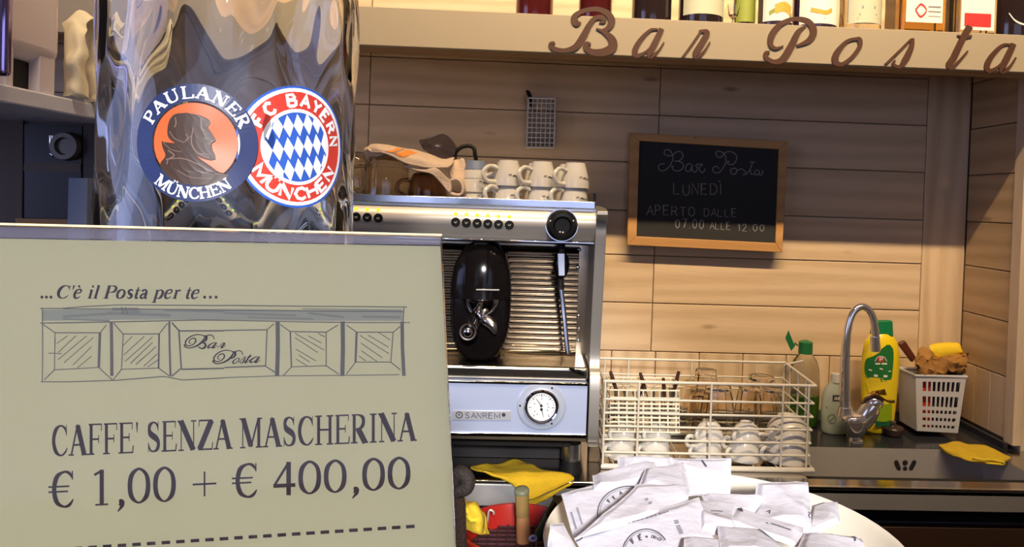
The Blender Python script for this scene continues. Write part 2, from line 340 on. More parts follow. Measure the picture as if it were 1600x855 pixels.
def serif_text(ink, txt, p0, p1, h0, h1=None, bold=1, shear=0, gap=0, dx=None):
    """baseline p0->p1 (sheet coords, b grows DOWN), cap height h0 (left) .. h1 (right)"""
    h1 = h1 or h0; W = swidth(txt, gap); p0 = Vector(p0); p1 = Vector(p1); d = p1-p0; x = 0; sx = d.length/W
    ex = d.normalized(); ey = Vector((ex.y, -ex.x)) if dx is None else Vector(dx)
    for ch in txt:
        for stt in SER[ch][1]:
            P = []; Q = []
            ws = stt[2] if isinstance(stt[2], list) else [stt[2]]*len(stt[1])
            for (a, b), wd in zip(stt[1], ws):
                X = (x+a)*sx; hh = h0+(h1-h0)*(X/d.length)
                P.append(tuple(p0+ex*(X+shear*b*hh)+ey*(b*hh)))
                Q.append(wd)
            # thickness scaled by stroke direction (vertical strokes scale with sx, horizontal with height)
            W2 = []
            for i in range(len(P)):
                a = stt[1][max(0, i-1)]; b = stt[1][min(i+1, len(P)-1)]; dd = Vector((b[0]-a[0], b[1]-a[1])); dd = dd.normalized() if dd.length else Vector((1, 0))
                W2.append(Q[i]*(abs(dd.y)*sx+abs(dd.x)*h0)*bold)
            ink.stroke(P, W2, smooth=stt[0] == 'S', closed=len(stt) > 3, n=4)
        x += SER[ch][0]+gap
def serif_arc(ink, txt, c, r, a0, a1, h, inward=False, bold=1.3):
    """letters along a circle from angle a0 to a1 (deg, clockwise from top)"""
    W = swidth(txt); x = 0
    for ch in txt:
        adv = SER[ch][0]; mid = (x+adv/2)/W; a = R_(a0+(a1-a0)*mid)
        arc = abs(R_(a1-a0))*r/W
        out = Vector((math.sin(a), -math.cos(a))); tan = Vector((math.cos(a), math.sin(a)))
        if inward: out = -out; tan = -tan
        base = Vector(c)+Vector((math.sin(a), -math.cos(a)))*r
        for stt in SER[ch][1]:
            ws = stt[2] if isinstance(stt[2], list) else [stt[2]]*len(stt[1]); P = []; W2 = []
            for i, (p, wd) in enumerate(zip(stt[1], ws)):
                P.append(tuple(base+tan*((p[0]-adv/2)*arc)+out*(p[1]*h)))
                q = stt[1][max(0, i-1)]; q2 = stt[1][min(i+1, len(ws)-1)]; dd = Vector((q2[0]-q[0], q2[1]-q[1])).normalized()
                W2.append(max(wd, .085)*(abs(dd.y)*arc+abs(dd.x)*h)*bold)
            ink.stroke(P, W2, smooth=stt[0] == 'S', closed=len(stt) > 3, n=3)
        x += adv
# plain single-line letters (chalk, small print, sans): unit box, y up
SAN = {
 'A': [[(0, 0), (.4, 1), (.8, 0)], [(.15, .38), (.65, .38)]], 'B': [[(0, 0), (0, 1), (.5, .97), (.6, .77), (.5, .55), (0, .52)], [(.45, .54), (.68, .4), (.65, .12), (.45, 0), (0, 0)]],
 'C': [[(.75, .8), (.5, 1), (.2, .9), (.03, .5), (.2, .1), (.5, 0), (.75, .2)]], 'D': [[(0, 0), (0, 1), (.4, .97), (.68, .7), (.7, .35), (.45, .03), (0, 0)]],
 'E': [[(.6, 1), (0, 1), (0, 0), (.62, 0)], [(0, .52), (.5, .52)]], 'F': [[(.6, 1), (0, 1), (0, 0)], [(0, .52), (.5, .52)]], 'H': [[(0, 0), (0, 1)], [(.7, 0), (.7, 1)], [(0, .52), (.7, .52)]],
 'I': [[(.1, 0), (.1, 1)]], 'L': [[(0, 1), (0, 0), (.6, 0)]], 'M': [[(0, 0), (0, 1), (.42, .25), (.84, 1), (.84, 0)]], 'N': [[(0, 0), (0, 1), (.68, 0), (.68, 1)]],
 'O': [[(.38, 1), (.1, .85), (.0, .5), (.1, .15), (.38, 0), (.66, .15), (.76, .5), (.66, .85), (.38, 1)]], 'P': [[(0, 0), (0, 1), (.45, .97), (.62, .75), (.45, .5), (0, .47)]],
 'R': [[(0, 0), (0, 1), (.45, .97), (.62, .75), (.45, .52), (0, .5)], [(.3, .5), (.68, 0)]], 'S': [[(.62, .82), (.4, 1), (.1, .9), (.05, .7), (.32, .52), (.6, .35), (.58, .1), (.3, 0), (.02, .15)]],
 'T': [[(.35, 0), (.35, 1)], [(0, 1), (.7, 1)]], 'U': [[(0, 1), (0, .3), (.15, .05), (.35, 0), (.55, .05), (.7, .3), (.7, 1)]], 'Y': [[(0, 1), (.38, .5), (.76, 1)], [(.38, .5), (.38, 0)]], 'G': [[(.72, .82), (.45, 1), (.15, .85), (.03, .5), (.15, .12), (.45, 0), (.72, .15), (.72, .45), (.42, .45)]],
 '0': [[(.3, 1), (.05, .8), (.0, .5), (.05, .2), (.3, 0), (.55, .2), (.6, .5), (.55, .8), (.3, 1)]], '7': [[(0, 1), (.6, 1), (.25, 0)]], '1': [[(0, .7), (.25, 1), (.25, 0)]], '2': [[(.02, .75), (.2, 1), (.5, .9), (.5, .6), (.0, 0), (.6, 0)]],
 '.': [[(.05, .03), (.15, .03)]], ' ': [],
}
SAN['Ü'] = SAN['U']+[[(.15, 1.22), (.25, 1.22)], [(.45, 1.22), (.55, 1.22)]]; SAN['Ì'] = SAN['I']+[[(-.15, 1.35), (.1, 1.15)]]; SAN['È'] = SAN['E']+[[(.15, 1.32), (.38, 1.12)]]
SAW = {'I': .2, ' ': .45, '.': .25, 'M': .85, 'Ì': .2, '1': .4}
def swd(c): return SAW.get(c, .7)
def sans_text(ink, txt, p0, p1, h, w, gap=.3, jit=0, rnd=None):
    p0 = Vector(p0); p1 = Vector(p1); W = sum(swd(c)+gap for c in txt)-gap; d = p1-p0; sx = d.length/W; ex = d.normalized(); ey = Vector((ex.y, -ex.x)); x = 0
    for ch in txt:
        jy = (rnd.uniform(-jit, jit) if rnd else 0); js = 1+(rnd.uniform(-jit, jit) if rnd else 0)
        for S_ in SAN[ch]: ink.stroke([tuple(p0+ex*((x+a)*sx)+ey*((b*js+jy)*h)) for a, b in S_], w, smooth=False)
        x += swd(ch)+gap
def sans_arc(ink, txt, c, r, a0, a1, h, w, inward=False, gap=.32):
    W = sum(swd(ch)+gap for ch in txt)-gap; x = 0; arc = abs(R_(a1-a0))*r/W
    for ch in txt:
        mid = (x+swd(ch)/2)/W; a = R_(a0+(a1-a0)*mid); out = Vector((math.sin(a), -math.cos(a))); tan = Vector((math.cos(a), math.sin(a))); base = Vector(c)+out*r
        if inward: out = -out; tan = -tan
        for S_ in SAN[ch]: ink.stroke([tuple(base+tan*((p-swd(ch)/2)*arc)+out*(q*h)) for p, q in S_], w, smooth=False)
        x += swd(ch)+gap
# script letters of the shelf board, traced as centre line + width
SCR = {
 'B': [([(285, 150), (255, 155), (240, 115), (290, 78), (380, 62), (455, 88), (487, 140), (462, 188), (412, 205)], [8, 42, 36, 28, 30, 38, 44, 34, 12], 0),
       ([(385, 190), (440, 215), (488, 262), (490, 315), (432, 345), (362, 345), (318, 318), (322, 290), (350, 292)], [8, 26, 48, 58, 50, 40, 34, 30, 12], 0),
       ([(405, 152), (436, 142), (425, 118), (380, 120), (340, 165), (300, 240), (250, 310), (180, 334), (112, 325), (88, 295), (112, 280)], [6, 28, 30, 28, 34, 42, 40, 28, 30, 32, 14], 0)],
 'a': [([(790, 195), (740, 200), (675, 265), (640, 330), (652, 368), (715, 338), (790, 255)], [10, 18, 28, 34, 28, 14, 10], 0),
       ([(815, 190), (775, 275), (738, 350), (745, 372), (790, 340), (830, 280)], [32, 38, 38, 28, 14, 8], 0)],
 'r': [([(950, 380), (1010, 300), (1072, 208)], [12, 14, 14], 0), ([(1060, 205), (1112, 215), (1085, 275), (1040, 350), (1048, 376), (1092, 342), (1132, 278)], [10, 34, 38, 40, 26, 16, 8], 0)],
 'P': [([(165, 275), (122, 290), (90, 268), (98, 208), (150, 145), (230, 115), (310, 130), (345, 185), (320, 240), (245, 275)], [8, 18, 28, 36, 28, 24, 34, 38, 32, 12], 0),
       ([(300, 155), (255, 190), (215, 270), (165, 350), (112, 370), (66, 348), (62, 318), (84, 312)], [8, 28, 38, 38, 26, 26, 24, 12], 0)],
 'o': [([(600, 232), (540, 250), (482, 320), (475, 368), (510, 384), (570, 345), (618, 282), (618, 240)], [18, 20, 34, 36, 22, 20, 22, 28], 1)],
 's': [([(772, 385), (850, 310), (925, 235)], [12, 12, 10], 0), ([(935, 230), (925, 285), (892, 355), (858, 398), (818, 385), (830, 360)], [16, 28, 34, 20, 16, 8], 0)],
 't': [([(1275, 158), (1230, 235), (1178, 345), (1150, 388), (1168, 405), (1215, 360), (1262, 305)], [38, 34, 36, 34, 18, 12, 8], 0), ([(1200, 213), (1242, 222), (1284, 217)], [8, 14, 14], 0)],
}
rnd = random.Random(4)
CZ = H-.57; YW = 1.95; XR = 1.194; YP = 1.73
# ================================================================ the setting
def struct(name, mb, m, **k):
    o = mb.build(name, m, None, **k); o['kind'] = 'structure'; return o
FLOORM = mat('floor_tiles', (.16, .13, .11), .5, var=.2); PLAST = mat('warm_plaster', (.50, .44, .38), .85, bump=.05)
struct('floor', MB().box(-3.2, 3.2, -3.2, 2.4, -.05, 0), FLOORM)
struct('ceiling', MB().box(-3.2, 3.2, -3.2, 2.4, H+1.8, H+1.85), PLAST)
wb = struct('wall_back', MB().box(-3.2, XR+.02, YW+.012, YW+.1, 0, H+1.8), W_BACK)
wr = struct('wall_right', MB().box(XR+.012, XR+.2, YP+.02, YW+.1, CZ-.2, H+1.8), W_BACK)
struct('wall_far_right', MB().box(3.1, 3.2, -3.2, 2.05, 0, H+1.8), PLAST)
struct('wall_left', MB().box(-3.2, -3.1, .4, 2.05, 0, H+1.8).box(-3.2, -3.1, -3.2, -1.1, 0, H+1.8).box(-3.2, -3.1, -1.1, .4, 0, H-.5).box(-3.2, -3.1, -1.1, .4, H+1.1, H+1.8), PLAST)
struct('wall_front', MB().box(-3.2, -1.2, -3.2, -3.1, 0, H+1.8).box(1.8, 3.2, -3.2, -3.1, 0, H+1.8).box(-1.2, 1.8, -3.2, -3.1, 0, H-.6).box(-1.2, 1.8, -3.2, -3.1, H+1.1, H+1.8), PLAST)
w1 = struct('window_1', MB().box(-1.2, 1.8, -3.14, -3.09, H-.6, H-.55).box(-1.2, 1.8, -3.14, -3.09, H+1.05, H+1.1).box(.27, .33, -3.14, -3.09, H-.55, H+1.05), mat('window_frame', (.5, .48, .45), .4))
w2 = struct('window_2', MB().box(-3.14, -3.09, -1.1, .4, H-.5, H-.45).box(-3.14, -3.09, -1.1, .4, H+1.05, H+1.1), mat('window_frame_side', (.5, .48, .45), .4))
PIL = mat('beige_pillar_plaster', (.50, .42, .30), .5, bump=.15, bscale=14, var=.12, vscale=7)
struct('wall_pillar', MB().box(XR+.016, 2.4, YP-.012, YP+.2, 0, H+1.8), PIL)
# planks of the back wall
def plank(x0, x1, z0, z1, m, par, y=None):
    dy = rnd.uniform(0, .0016); MB().box(x0+.001, x1-.001, YW+dy, YW+.016, z0+.0013, z1-.0013).build('plank', m, par, smooth=0, bevel=.0012, seg=1)
zj = [at(980, y, YW).z for y in (548.5, 473, 398.5, 329, 253, 178.5, 104)]
while zj[-1] < H+1.6: zj.append(zj[-1]+.123)
xs = [-3.1, -2.0, at(577, 160, YW).x, at(1021, 440, YW).x, at(1439, 440, YW).x]
for a, b in zip(zj[:-1], zj[1:]):
    for c, d in zip(xs[:-1], xs[1:]): plank(c, d, a, b, W_X, wb)
plank(xs[-1], XR-.0, CZ+.012, H+1.7, W_Z, wb)
x = at(1431, 560, YW).x; pw = .1195
while x > -1.2: plank(x-pw, x, CZ+.012, zj[0], W_Z, wb); x -= pw
# planks of the side wall (seen edge-on at the right)
def plank2(y0, y1, z0, z1, m):
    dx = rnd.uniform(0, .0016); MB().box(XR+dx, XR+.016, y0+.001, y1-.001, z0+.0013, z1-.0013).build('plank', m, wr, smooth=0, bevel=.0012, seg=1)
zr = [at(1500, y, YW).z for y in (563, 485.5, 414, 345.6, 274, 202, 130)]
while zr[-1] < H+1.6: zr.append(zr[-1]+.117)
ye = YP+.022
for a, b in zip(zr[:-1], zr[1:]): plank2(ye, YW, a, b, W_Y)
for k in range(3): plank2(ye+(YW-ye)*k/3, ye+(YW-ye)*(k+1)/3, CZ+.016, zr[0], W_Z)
tr = struct('trim_1', MB().box(XR-.006, XR+.016, YP-.014, ye-.001, CZ+.012, H+1.7), wood('trim_post_wood', (.66, .52, .36), (.5, .37, .24), 'z', knots=False), bevel=.001)

# ================================================================ shelf above
YF = 1.585; zb = at(850, 82, YF).z; zt = at(850, 22, YF).z; SH = zt-.004
sh = thing('shelf', (.4, YF, zb), 'cream wooden shelf board across the top, carved with brown script letters', 'shelf')
MB().box(-1.5, 2.3, YF, YF+.02, zb, zt).build('front_board', CREAM, sh, bevel=.0015)
MB().box(-1.5, 2.3, YF+.0205, YF+.075, zb+.0005, zt-.03).build('beam', BEAM, sh)
MB().box(-1.5, XR-.001, YF+.0205, YW-.002, zt-.028, SH).build('shelf_board', BEAM, sh)
for s_, org, k, items in (('BAR', (840, 0), 4.21, 'Bar'), ('POSTA', (1180, 0), 3.81, 'Posta')):
    pass
def fascia_letter(ch, org, k, off=(0, 0)):
    ink = Ink(lambda a, b, h: at(a, b, YF)+Vector((0, -h, 0)), .0006, .003, n=7)
    for pts, ws, cl in SCR[ch]:
        ink.stroke([(org[0]+(p[0]+off[0])/k, org[1]+(p[1]+off[1])/k) for p in pts], [q/k*1.05 for q in ws], closed=bool(cl))
    ink.m.build('letter', BROWN, sh, smooth=0)
for ch in 'Bar': fascia_letter(ch, (840, 0), 4.21)
for ch in 'Post': fascia_letter(ch, (1180, 0), 3.81)
fascia_letter('a', (1180+(1535-815*3.81/4.21)/3.81, (262-190*3.81/4.21)/3.81), 4.21)

# bottles on the shelf
def bottle(name, px, wpx, Y, glass, label, cat='bottle', square=False, lab=None, labc=None, z_lab=None, h=.27, liquid=None, extra=None, cap=(.3, .05, .04)):
    c = at(px, 20, Y); r = wpx/2*Y/FPX; o = (c.x, Y, SH)
    t = thing(name, o, label, cat, 'bottles along the top shelf')
    if square:
        m = MB()
        for z0, z1, q in ((.0, h*.58, 1),):
            m.box(o[0]-r, o[0]+r, Y-r*.8, Y+r*.8, SH+.001, SH+h*.55)
        m.build('body', glass, t, bevel=.008, seg=3)
        MB().lathe([(r*.8, 0), (r*.35, h*.12), (r*.3, h*.38), (r*.34, h*.4)], (o[0], Y, SH+h*.55), 20, caps=True).build('neck', glass, t)
    else:
        MB().lathe([(0, .004), (r*.8, .001), (r*.97, .004), (r, .014), (r, h*.5), (r*.95, h*.57), (r*.5, h*.68), (r*.32, h*.75), (r*.3, h*.93), (r*.34, h*.94), (r*.34, h*.97), (0, h*.97)], (o[0], Y, SH), 28).build('body', glass, t)
    MB().lathe([(0, 0), (r*.37, 0), (r*.37, h*.1), (0, h*.1)], (o[0], Y, SH+h*.96), 16).build('cap', mat('cap', cap, .4), t)
    if lab:
        zl = z_lab; rr = r*1.008; hh = h*.3
        if square:
            MB().box(o[0]-r*.8, o[0]+r*.8, Y-r*.8-.0012, Y-r*.8-.0003, SH+zl, SH+zl+hh).build('paper_label', lab, t)
            S = lambda a, b, hz: Vector((o[0]+a*r*.8, Y-r*.8-.0014-hz, SH+zl+hh*(1-b)))
        else:
            m = MB(); n = 14; A = R_(62)
            m.grid(lambda u, v: (o[0]+rr*math.sin((2*u-1)*A), Y-rr*math.cos((2*u-1)*A), SH+zl+hh*v), n, 1); m.build('paper_label', lab, t)
            S = lambda a, b, hz: Vector((o[0]+(rr+.0004+hz)*math.sin(a*A), Y-(rr+.0004+hz)*math.cos(a*A), SH+zl+hh*(1-b)))
        for kind, cc in (labc or []):
            ink = Ink(S, .0002); 
            for q in kind: ink.stroke(q[0], q[1], smooth=q[2] if len(q) > 2 else False)
            ink.build('label_print', cc, t)
    return t
LW = mat('white_label', (.78, .74, .68), .6); LC = mat('cream_label', (.52, .52, .38), .6); LR = mat('red_label', (.6, .03, .03), .5); LO = mat('orange_print', (.75, .35, .05), .5); LG = mat('olive_print', (.25, .3, .05), .5); LK = mat('grey_label_print', (.2, .19, .2), .6)
GD = mat('dark_bottle_glass', (.02, .012, .012), .08, coat=.4); GM = mat('maroon_bottle_glass', (.06, .008, .008), .08, coat=.4); GP = mat('purple_bottle_glass', (.035, .02, .035), .1, coat=.3)
GA = glassm('amber_glass', (.62, .36, .1)); GC = glassm('pale_bottle_glass', (.78, .76, .62)); 
bl = [([(-.9, .93), (.9, .93)], .03), ([(-.7, .86), (.1, .86)], .04)]
bottle('liquor_bottle', 835, 58, 1.68, GM, 'dark maroon bottle at the left end of the shelf, before the B', h=.3)
bottle('liquor_bottle', 930, 52, 1.66, GM, 'dark red bottle with bright glints, standing above the letter B', h=.29)
bottle('liquor_bottle', 1018, 62, 1.66, GD, 'black round bottle without a label above the letter a', h=.26)
bottle('liquor_bottle', 1095, 70, 1.66, GD, 'dark bottle with a cream label above the letter r of Bar', lab=LC, z_lab=.027, h=.28)
bottle('liquor_bottle', 1163, 34, 1.70, GD, 'slim black bottle with an olive label between cream and fruit labels', lab=LG, z_lab=.03, h=.3)
bottle('liquor_bottle', 1211, 52, 1.66, GP, 'purple bottle whose white label shows yellow fruit', lab=LW, z_lab=.022, h=.28, labc=[([([(-.3, .7), (.2, .62), (.7, .72)], .26, True)], LO), ([([(-.6, .8), (-.3, .72)], .12), ([(.6, .85), (.8, .8)], .1)], LG)])
bottle('liquor_bottle', 1273, 68, 1.66, GP, 'wide dark bottle with a large white label, above the letter P', lab=LW, z_lab=.017, h=.27, labc=[([([(-.5, .62), (.1, .7), (.4, .6)], .12, True)], LO), (bl, LK)])
bottle('liquor_bottle', 1344, 62, 1.66, GC, 'clear bottle with a pale certificate-like label above the letter o', lab=LC, z_lab=.024, h=.29, labc=[([([(-.94, .04), (-.94, .95), (.94, .95), (.94, .04)], .04), ([(-.4, .78), (.4, .78)], .05), ([(-.5, .88), (.5, .88)], .03), ([(-.3, .6), (.3, .6)], .08)], LK)])
bottle('liquor_bottle', 1429, 72, 1.67, GA, 'square amber bottle with a white label and red seal above the s', square=True, lab=LW, z_lab=.033, h=.3, labc=[([([(-.5, .7), (-.2, .86), (.1, .7), (-.2, .55), (-.5, .7)], .06, True)], LR), ([([(.2, .6), (.9, .6)], .04), ([(.2, .72), (.9, .72)], .03), ([(.2, .84), (.9, .84)], .02)], LK)])
bottle('liquor_bottle', 1512, 66, 1.67, GC, 'square clear bottle with a red and white label above the t', square=True, lab=LW, z_lab=.022, h=.3, labc=[([([(-.8, .75), (.8, .75)], .34)], LR)])
tb = bottle('liquor_bottle', 1583, 66, 1.66, GD, 'black bottle with a white curved stripe, rightmost on the shelf', h=.28)
ink = Ink(lambda a, b, h: Vector((WL[tb.name].x+(.0485+h)*math.sin(a), 1.66-(.0485+h)*math.cos(a), SH+b)), .0006)
ink.stroke([(-.75, .062), (-.45, .042), (0, .034), (.45, .042), (.75, .062)], .004); ink.stroke([(-.7, .011), (.7, .011)], .0015); ink.build('stripe', LW, tb)
gl = thing('shot_glass', (at(1146, 20, 1.63).x, 1.63, SH), 'tiny clear footed glass between two dark bottles on the shelf', 'glass')
MB().lathe([(0, .001), (.012, .001), (.012, .003), (.003, .006), (.003, .022), (.010, .03), (.014, .055), (.013, .055), (.009, .031), (0, .026)], WL[gl.name], 20).build('bowl', GLASS, gl)

# ================================================================ chalkboard
YB = 1.908
bo = thing('chalkboard', at(1105, 392, YB), 'black chalkboard in a wooden frame with opening hours in chalk, on the plank wall', 'chalkboard')
def qd(pts, Y): return [at(x, y, Y) for x, y in pts]
OUT = [(985, 207), (1231.5, 221), (1222.5, 394.5), (980, 383)]; INN = [(999.5, 220), (1217.5, 233.5), (1211.5, 380), (995, 369.5)]
for i in range(4):
    j = (i+1) % 4; MB().slab(qd([OUT[i], OUT[j], INN[j], INN[i]], YB)[::-1], (0, .02, 0)).build('frame_rail', FRAMEW, bo, bevel=.0015)
MB().slab(qd(INN, YB+.006)[::-1], (0, .012, 0)).build('board', BLACKB, bo)
c3 = lambda x, y: (960+x/3.887, 190+y/3.887)
c8 = lambda x, y: (1010+x/8, 220+y/8)
ink = Ink(lambda a, b, h: at(a, b, YB+.006)+Vector((0, -h, 0)), .0004, n=5)
def ch(pts, w=1.5, f=c8, sm=True): ink.stroke([f(*p) for p in pts], w, smooth=sm)
ch([(330, 180), (290, 190), (235, 175), (222, 135), (260, 110), (300, 130), (330, 185), (325, 250), (280, 330), (215, 375), (160, 360), (150, 315), (185, 290), (230, 290)])
ch([(335, 175), (380, 138), (430, 140), (458, 180), (440, 225), (400, 252), (345, 255)]); ch([(390, 255), (440, 270), (465, 310), (440, 360), (385, 378), (335, 360), (318, 320), (345, 325)])
ch([(560, 300), (525, 285), (490, 330), (500, 380), (550, 370), (575, 300), (570, 360), (605, 395), (640, 350), (620, 300), (700, 298), (660, 340), (690, 400), (720, 380), (735, 345)])
ch([(965, 165), (935, 205), (890, 200), (865, 160), (900, 130), (960, 150), (990, 200), (990, 270), (950, 350), (900, 400), (840, 390), (830, 345), (870, 320), (910, 350)])
ch([(965, 165), (1020, 135), (1090, 150), (1128, 200), (1110, 270), (1060, 300), (1010, 280), (1020, 255), (1040, 270)])
ch([(1090, 345), (1055, 360), (1055, 400), (1090, 420), (1125, 395), (1120, 350), (1090, 345)]); ch([(1130, 380), (1185, 350), (1235, 385), (1240, 420), (1205, 425)]); ch([(1240, 420), (1290, 370), (1330, 270), (1300, 350), (1310, 415), (1340, 420)]); ch([(1290, 268), (1360, 268)], sm=False)
ch([(1410, 380), (1380, 365), (1350, 395), (1365, 425), (1400, 415), (1410, 375), (1415, 430), (1450, 410), (1450, 370)])
ink.build('chalk_title', CHALK, bo)
r2 = random.Random(2)
ink = Ink(lambda a, b, h: at(a, b, YB+.006)+Vector((0, -h, 0)), .0004, n=5); sans_text(ink, 'LUNEDÌ', c3(360, 444), c3(650, 444), 66/3.887, 1.3, jit=.06, rnd=r2); ink.build('chalk_writing', CHALK, bo)
ink = Ink(lambda a, b, h: at(a, b, YB+.006)+Vector((0, -h, 0)), .0004, n=5); sans_text(ink, 'APERTO', c3(196, 568), c3(484, 575), 58/3.887, 1.3, jit=.06, rnd=r2); ink.build('chalk_writing', CHALK, bo)
ink = Ink(lambda a, b, h: at(a, b, YB+.006)+Vector((0, -h, 0)), .0004, n=5); sans_text(ink, 'DALLE', c3(545, 575), c3(742, 578), 46/3.887, 1.2, jit=.06, rnd=r2); ink.build('chalk_writing', CHALK, bo)
ink = Ink(lambda a, b, h: at(a, b, YB+.006)+Vector((0, -h, 0)), .0004, n=5); sans_text(ink, '07.00', c3(370, 648), c3(545, 652), 54/3.887, 1.2, jit=.06, rnd=r2); ink.build('chalk_writing', CHALK, bo)
ink = Ink(lambda a, b, h: at(a, b, YB+.006)+Vector((0, -h, 0)), .0004, n=5); sans_text(ink, 'ALLE', c3(580, 655), c3(705, 657), 44/3.887, 1.1, jit=.06, rnd=r2); ink.build('chalk_writing', CHALK, bo)
ink = Ink(lambda a, b, h: at(a, b, YB+.006)+Vector((0, -h, 0)), .0004, n=5); sans_text(ink, '12.00', c3(748, 664), c3(912, 668), 42/3.887, 1.1, jit=.06, rnd=r2); ink.build('chalk_writing', CHALK, bo)
MB().cyl(at(1087, 215.5, YB)+Vector((0, -.001, 0)), at(1087, 215.5, YB)+Vector((0, .003, 0)), .0016, n=10).build('nail', BLKM, bo)

# ================================================================ hanging mesh pocket
GRID = mat('pale_plastic_net', (.55, .56, .60), .5)
YN = 1.90
nt_ = thing('mesh_pocket', at(845, 232, YN), 'small pale plastic mesh pocket hanging on the shaded plank wall', 'basket')
m = MB(); xa, xb, ya, yb = 825.5, 868, 153, 230
for i in range(7):
    a = xa+(xb-xa)*i/6; m.tube([at(a, ya+(a-xa)*.02, YN), at(a-2.5, yb+(a-xa)*.02, YN)], .0013 if 0 < i < 6 else .0022, 6)
for j in range(11):
    b = ya+(yb-ya)*j/10; s = -2.5*j/10; m.tube([at(xa+s, b, YN), at(xb+s, b+1, YN)], .0013 if 0 < j < 10 else .0022, 6)
m.build('front_mesh', GRID, nt_)
m = MB()
for a in (xa, xb): m.slab([at(a, ya, YN), at(a-2.5, yb, YN), at(a-2.5, yb, YW-.002), at(a, ya, YW-.002)], (.001, 0, 0))
m.slab([at(xa-2.5, yb, YN), at(xb-2.5, yb+1, YN), at(xb-2.5, yb+1, YW-.002), at(xa-2.5, yb, YW-.002)], (0, 0, .001)); m.build('side_panel', mat('pocket_side', (.12, .12, .14), .6), nt_)
pn = tag(MB().tube([at(832, 170, 1.925), at(830, 158, 1.92), at(826, 146, 1.915), at(823, 142, 1.91)], [.003, .005, .006, .003], 10, sm=3).build('clip', BLKM, origin=at(832, 170, 1.925)), 'black clip sticking out of the left top of the mesh pocket', 'clip')
wi = tag(MB().tube([at(820, 150, 1.93), at(817, 155, 1.93), at(822, 166, 1.93), at(823, 172, 1.93)], .0009, 6, sm=5).build('wire_hook', STEEL, origin=at(820, 150, 1.93)), 'thin bent wire left of the mesh pocket', 'hook')

# ================================================================ rear counter with sink
YE = atz(1300, 762, CZ).y; YS = atz(1350, 700, CZ).y
ct = thing('sink_counter', (.4, YE, CZ-.05), 'stainless steel counter edge with a sunken sink basin in the right half', 'counter')
XB0, XB1 = atz(1262, 748, CZ).x, atz(1545, 706, CZ).x
YB0 = atz(1300, 749, CZ).y
m = MB(); m.box(-1.3, XB0, YE, YS, CZ-.012, CZ).box(XB1, 1.7, YE, YS, CZ-.012, CZ).box(XB0, XB1, YE, YB0, CZ-.012, CZ)
m.build('steel_top', mat('worktop_steel', (.50, .47, .44), .16, 1, bump=.02, bscale=40), ct)
D = .16; 
m = MB(); m.add([(XB0, YB0, CZ), (XB1, YB0, CZ), (XB1, YS, CZ), (XB0, YS, CZ), (XB0+.02, YB0+.02, CZ-D), (XB1-.02, YB0+.02, CZ-D), (XB1-.02, YS-.01, CZ-D), (XB0+.02, YS-.01, CZ-D)],
    [(0, 1, 5, 4), (1, 2, 6, 5), (2, 3, 7, 6), (3, 0, 4, 7), (4, 5, 6, 7)])
m.build('sink_basin', STEELD, ct, smooth=0)
MB().box(-1.3, 1.7, YE-.004, YE+.004, CZ-.004, CZ+.003).build('front_lip', mat('bright_lip', (.85, .8, .7), .2, 1), ct, bevel=.001)
zf = at(1311, 796, YE).z
MB().box(-1.3, 1.7, YE, YE+.01, zf, CZ-.0041).build('front_panel', mat('dark_steel_front', (.32, .30, .28), .4, .2, bump=.04, bscale=30, var=.15, vscale=7), ct)
MB().box(-.5, at(868, 770, YE).x, YE-.0045, YE-.0005, at(800, 790, YE).z, CZ-.0045).build('bright_front_plate', mat('bright_steel_plate', (.62, .62, .62), .35, .6), ct, bevel=.001)
# overflow holes
ov = MB(); f = lambda x, y: (1300+x/5.183, 690+y/5.183)
ink = Ink(lambda a, b, h: at(a, b, YS-.0035)+Vector((0, -h, 0)), .001)
ink2 = Ink(lambda a, b, h: at(a, b, YS-.0035)+Vector((0, -h, 0)), .0004)
for q in ([(520, 168), (540, 218)], [(665, 168), (640, 218)]):
    ink.stroke([f(*p) for p in q], 27/5.183, smooth=False); ink2.stroke([f(*p) for p in q], 35/5.183, smooth=False)
    for e in q: ink.disc(f(*e), 13.5/5.183, 14); ink2.disc(f(*e), 17.5/5.183, 14)
for e, rr in (((592, 172), 17), ((591, 219), 14)): ink.disc(f(*e), rr/5.183, 16); ink2.disc(f(*e), (rr+4)/5.183, 16)
ink2.build('overflow_rim', STEEL, ct); ink.build('overflow_hole', DARK, ct)
wt = tag(MB().box(-1.3, XR+.012, YS+.0006, YW+.012, CZ-.03, CZ-.0005).build('worktop', STONE, origin=(.4, 1.8, CZ), bevel=.001), 'black glossy worktop behind the sink, against the plank wall', 'worktop')
tag(MB().box(-1.3, XR-.006, YW-.018, YW-.003, CZ, CZ+.027).build('upstand', mat('grey_upstand', (.10, .10, .12), .35, var=.2), origin=(.4, 1.94, CZ), bevel=.001), 'low dark grey upstand along the foot of the plank wall', 'upstand')
tag(MB().box(XR-.018, XR-.0075, YP, YW-.019, CZ, CZ+.014).build('upstand', mat('black_upstand', (.03, .03, .035), .3), origin=(XR-.01, 1.8, CZ)), 'low black upstand along the right side wall', 'upstand')
cb = thing('base_cabinet', (.4, YE+.03, 0), 'dark brown cabinet under the steel counter edge', 'cabinet')
zg = at(1400, 822, YE+.02).z
MB().box(-1.3, 1.7, YE+.05, YW, .1, CZ-.18).build('carcass', mat('cabinet_inside', (.03, .018, .012), .6), cb)
MB().box(-1.3, 1.7, YE+.045, YE+.1, zg, zf+.03).build('rail', DARK, cb)
DB = mat('dark_brown_door', (.055, .028, .018), .35, bump=.03, bscale=25, var=.2)
for k in range(5): MB().box(-1.3+.6*k+.002, -.7+.6*k-.002, YE+.02, YE+.042, .12, zg-.002).build('door', DB, cb, bevel=.002)
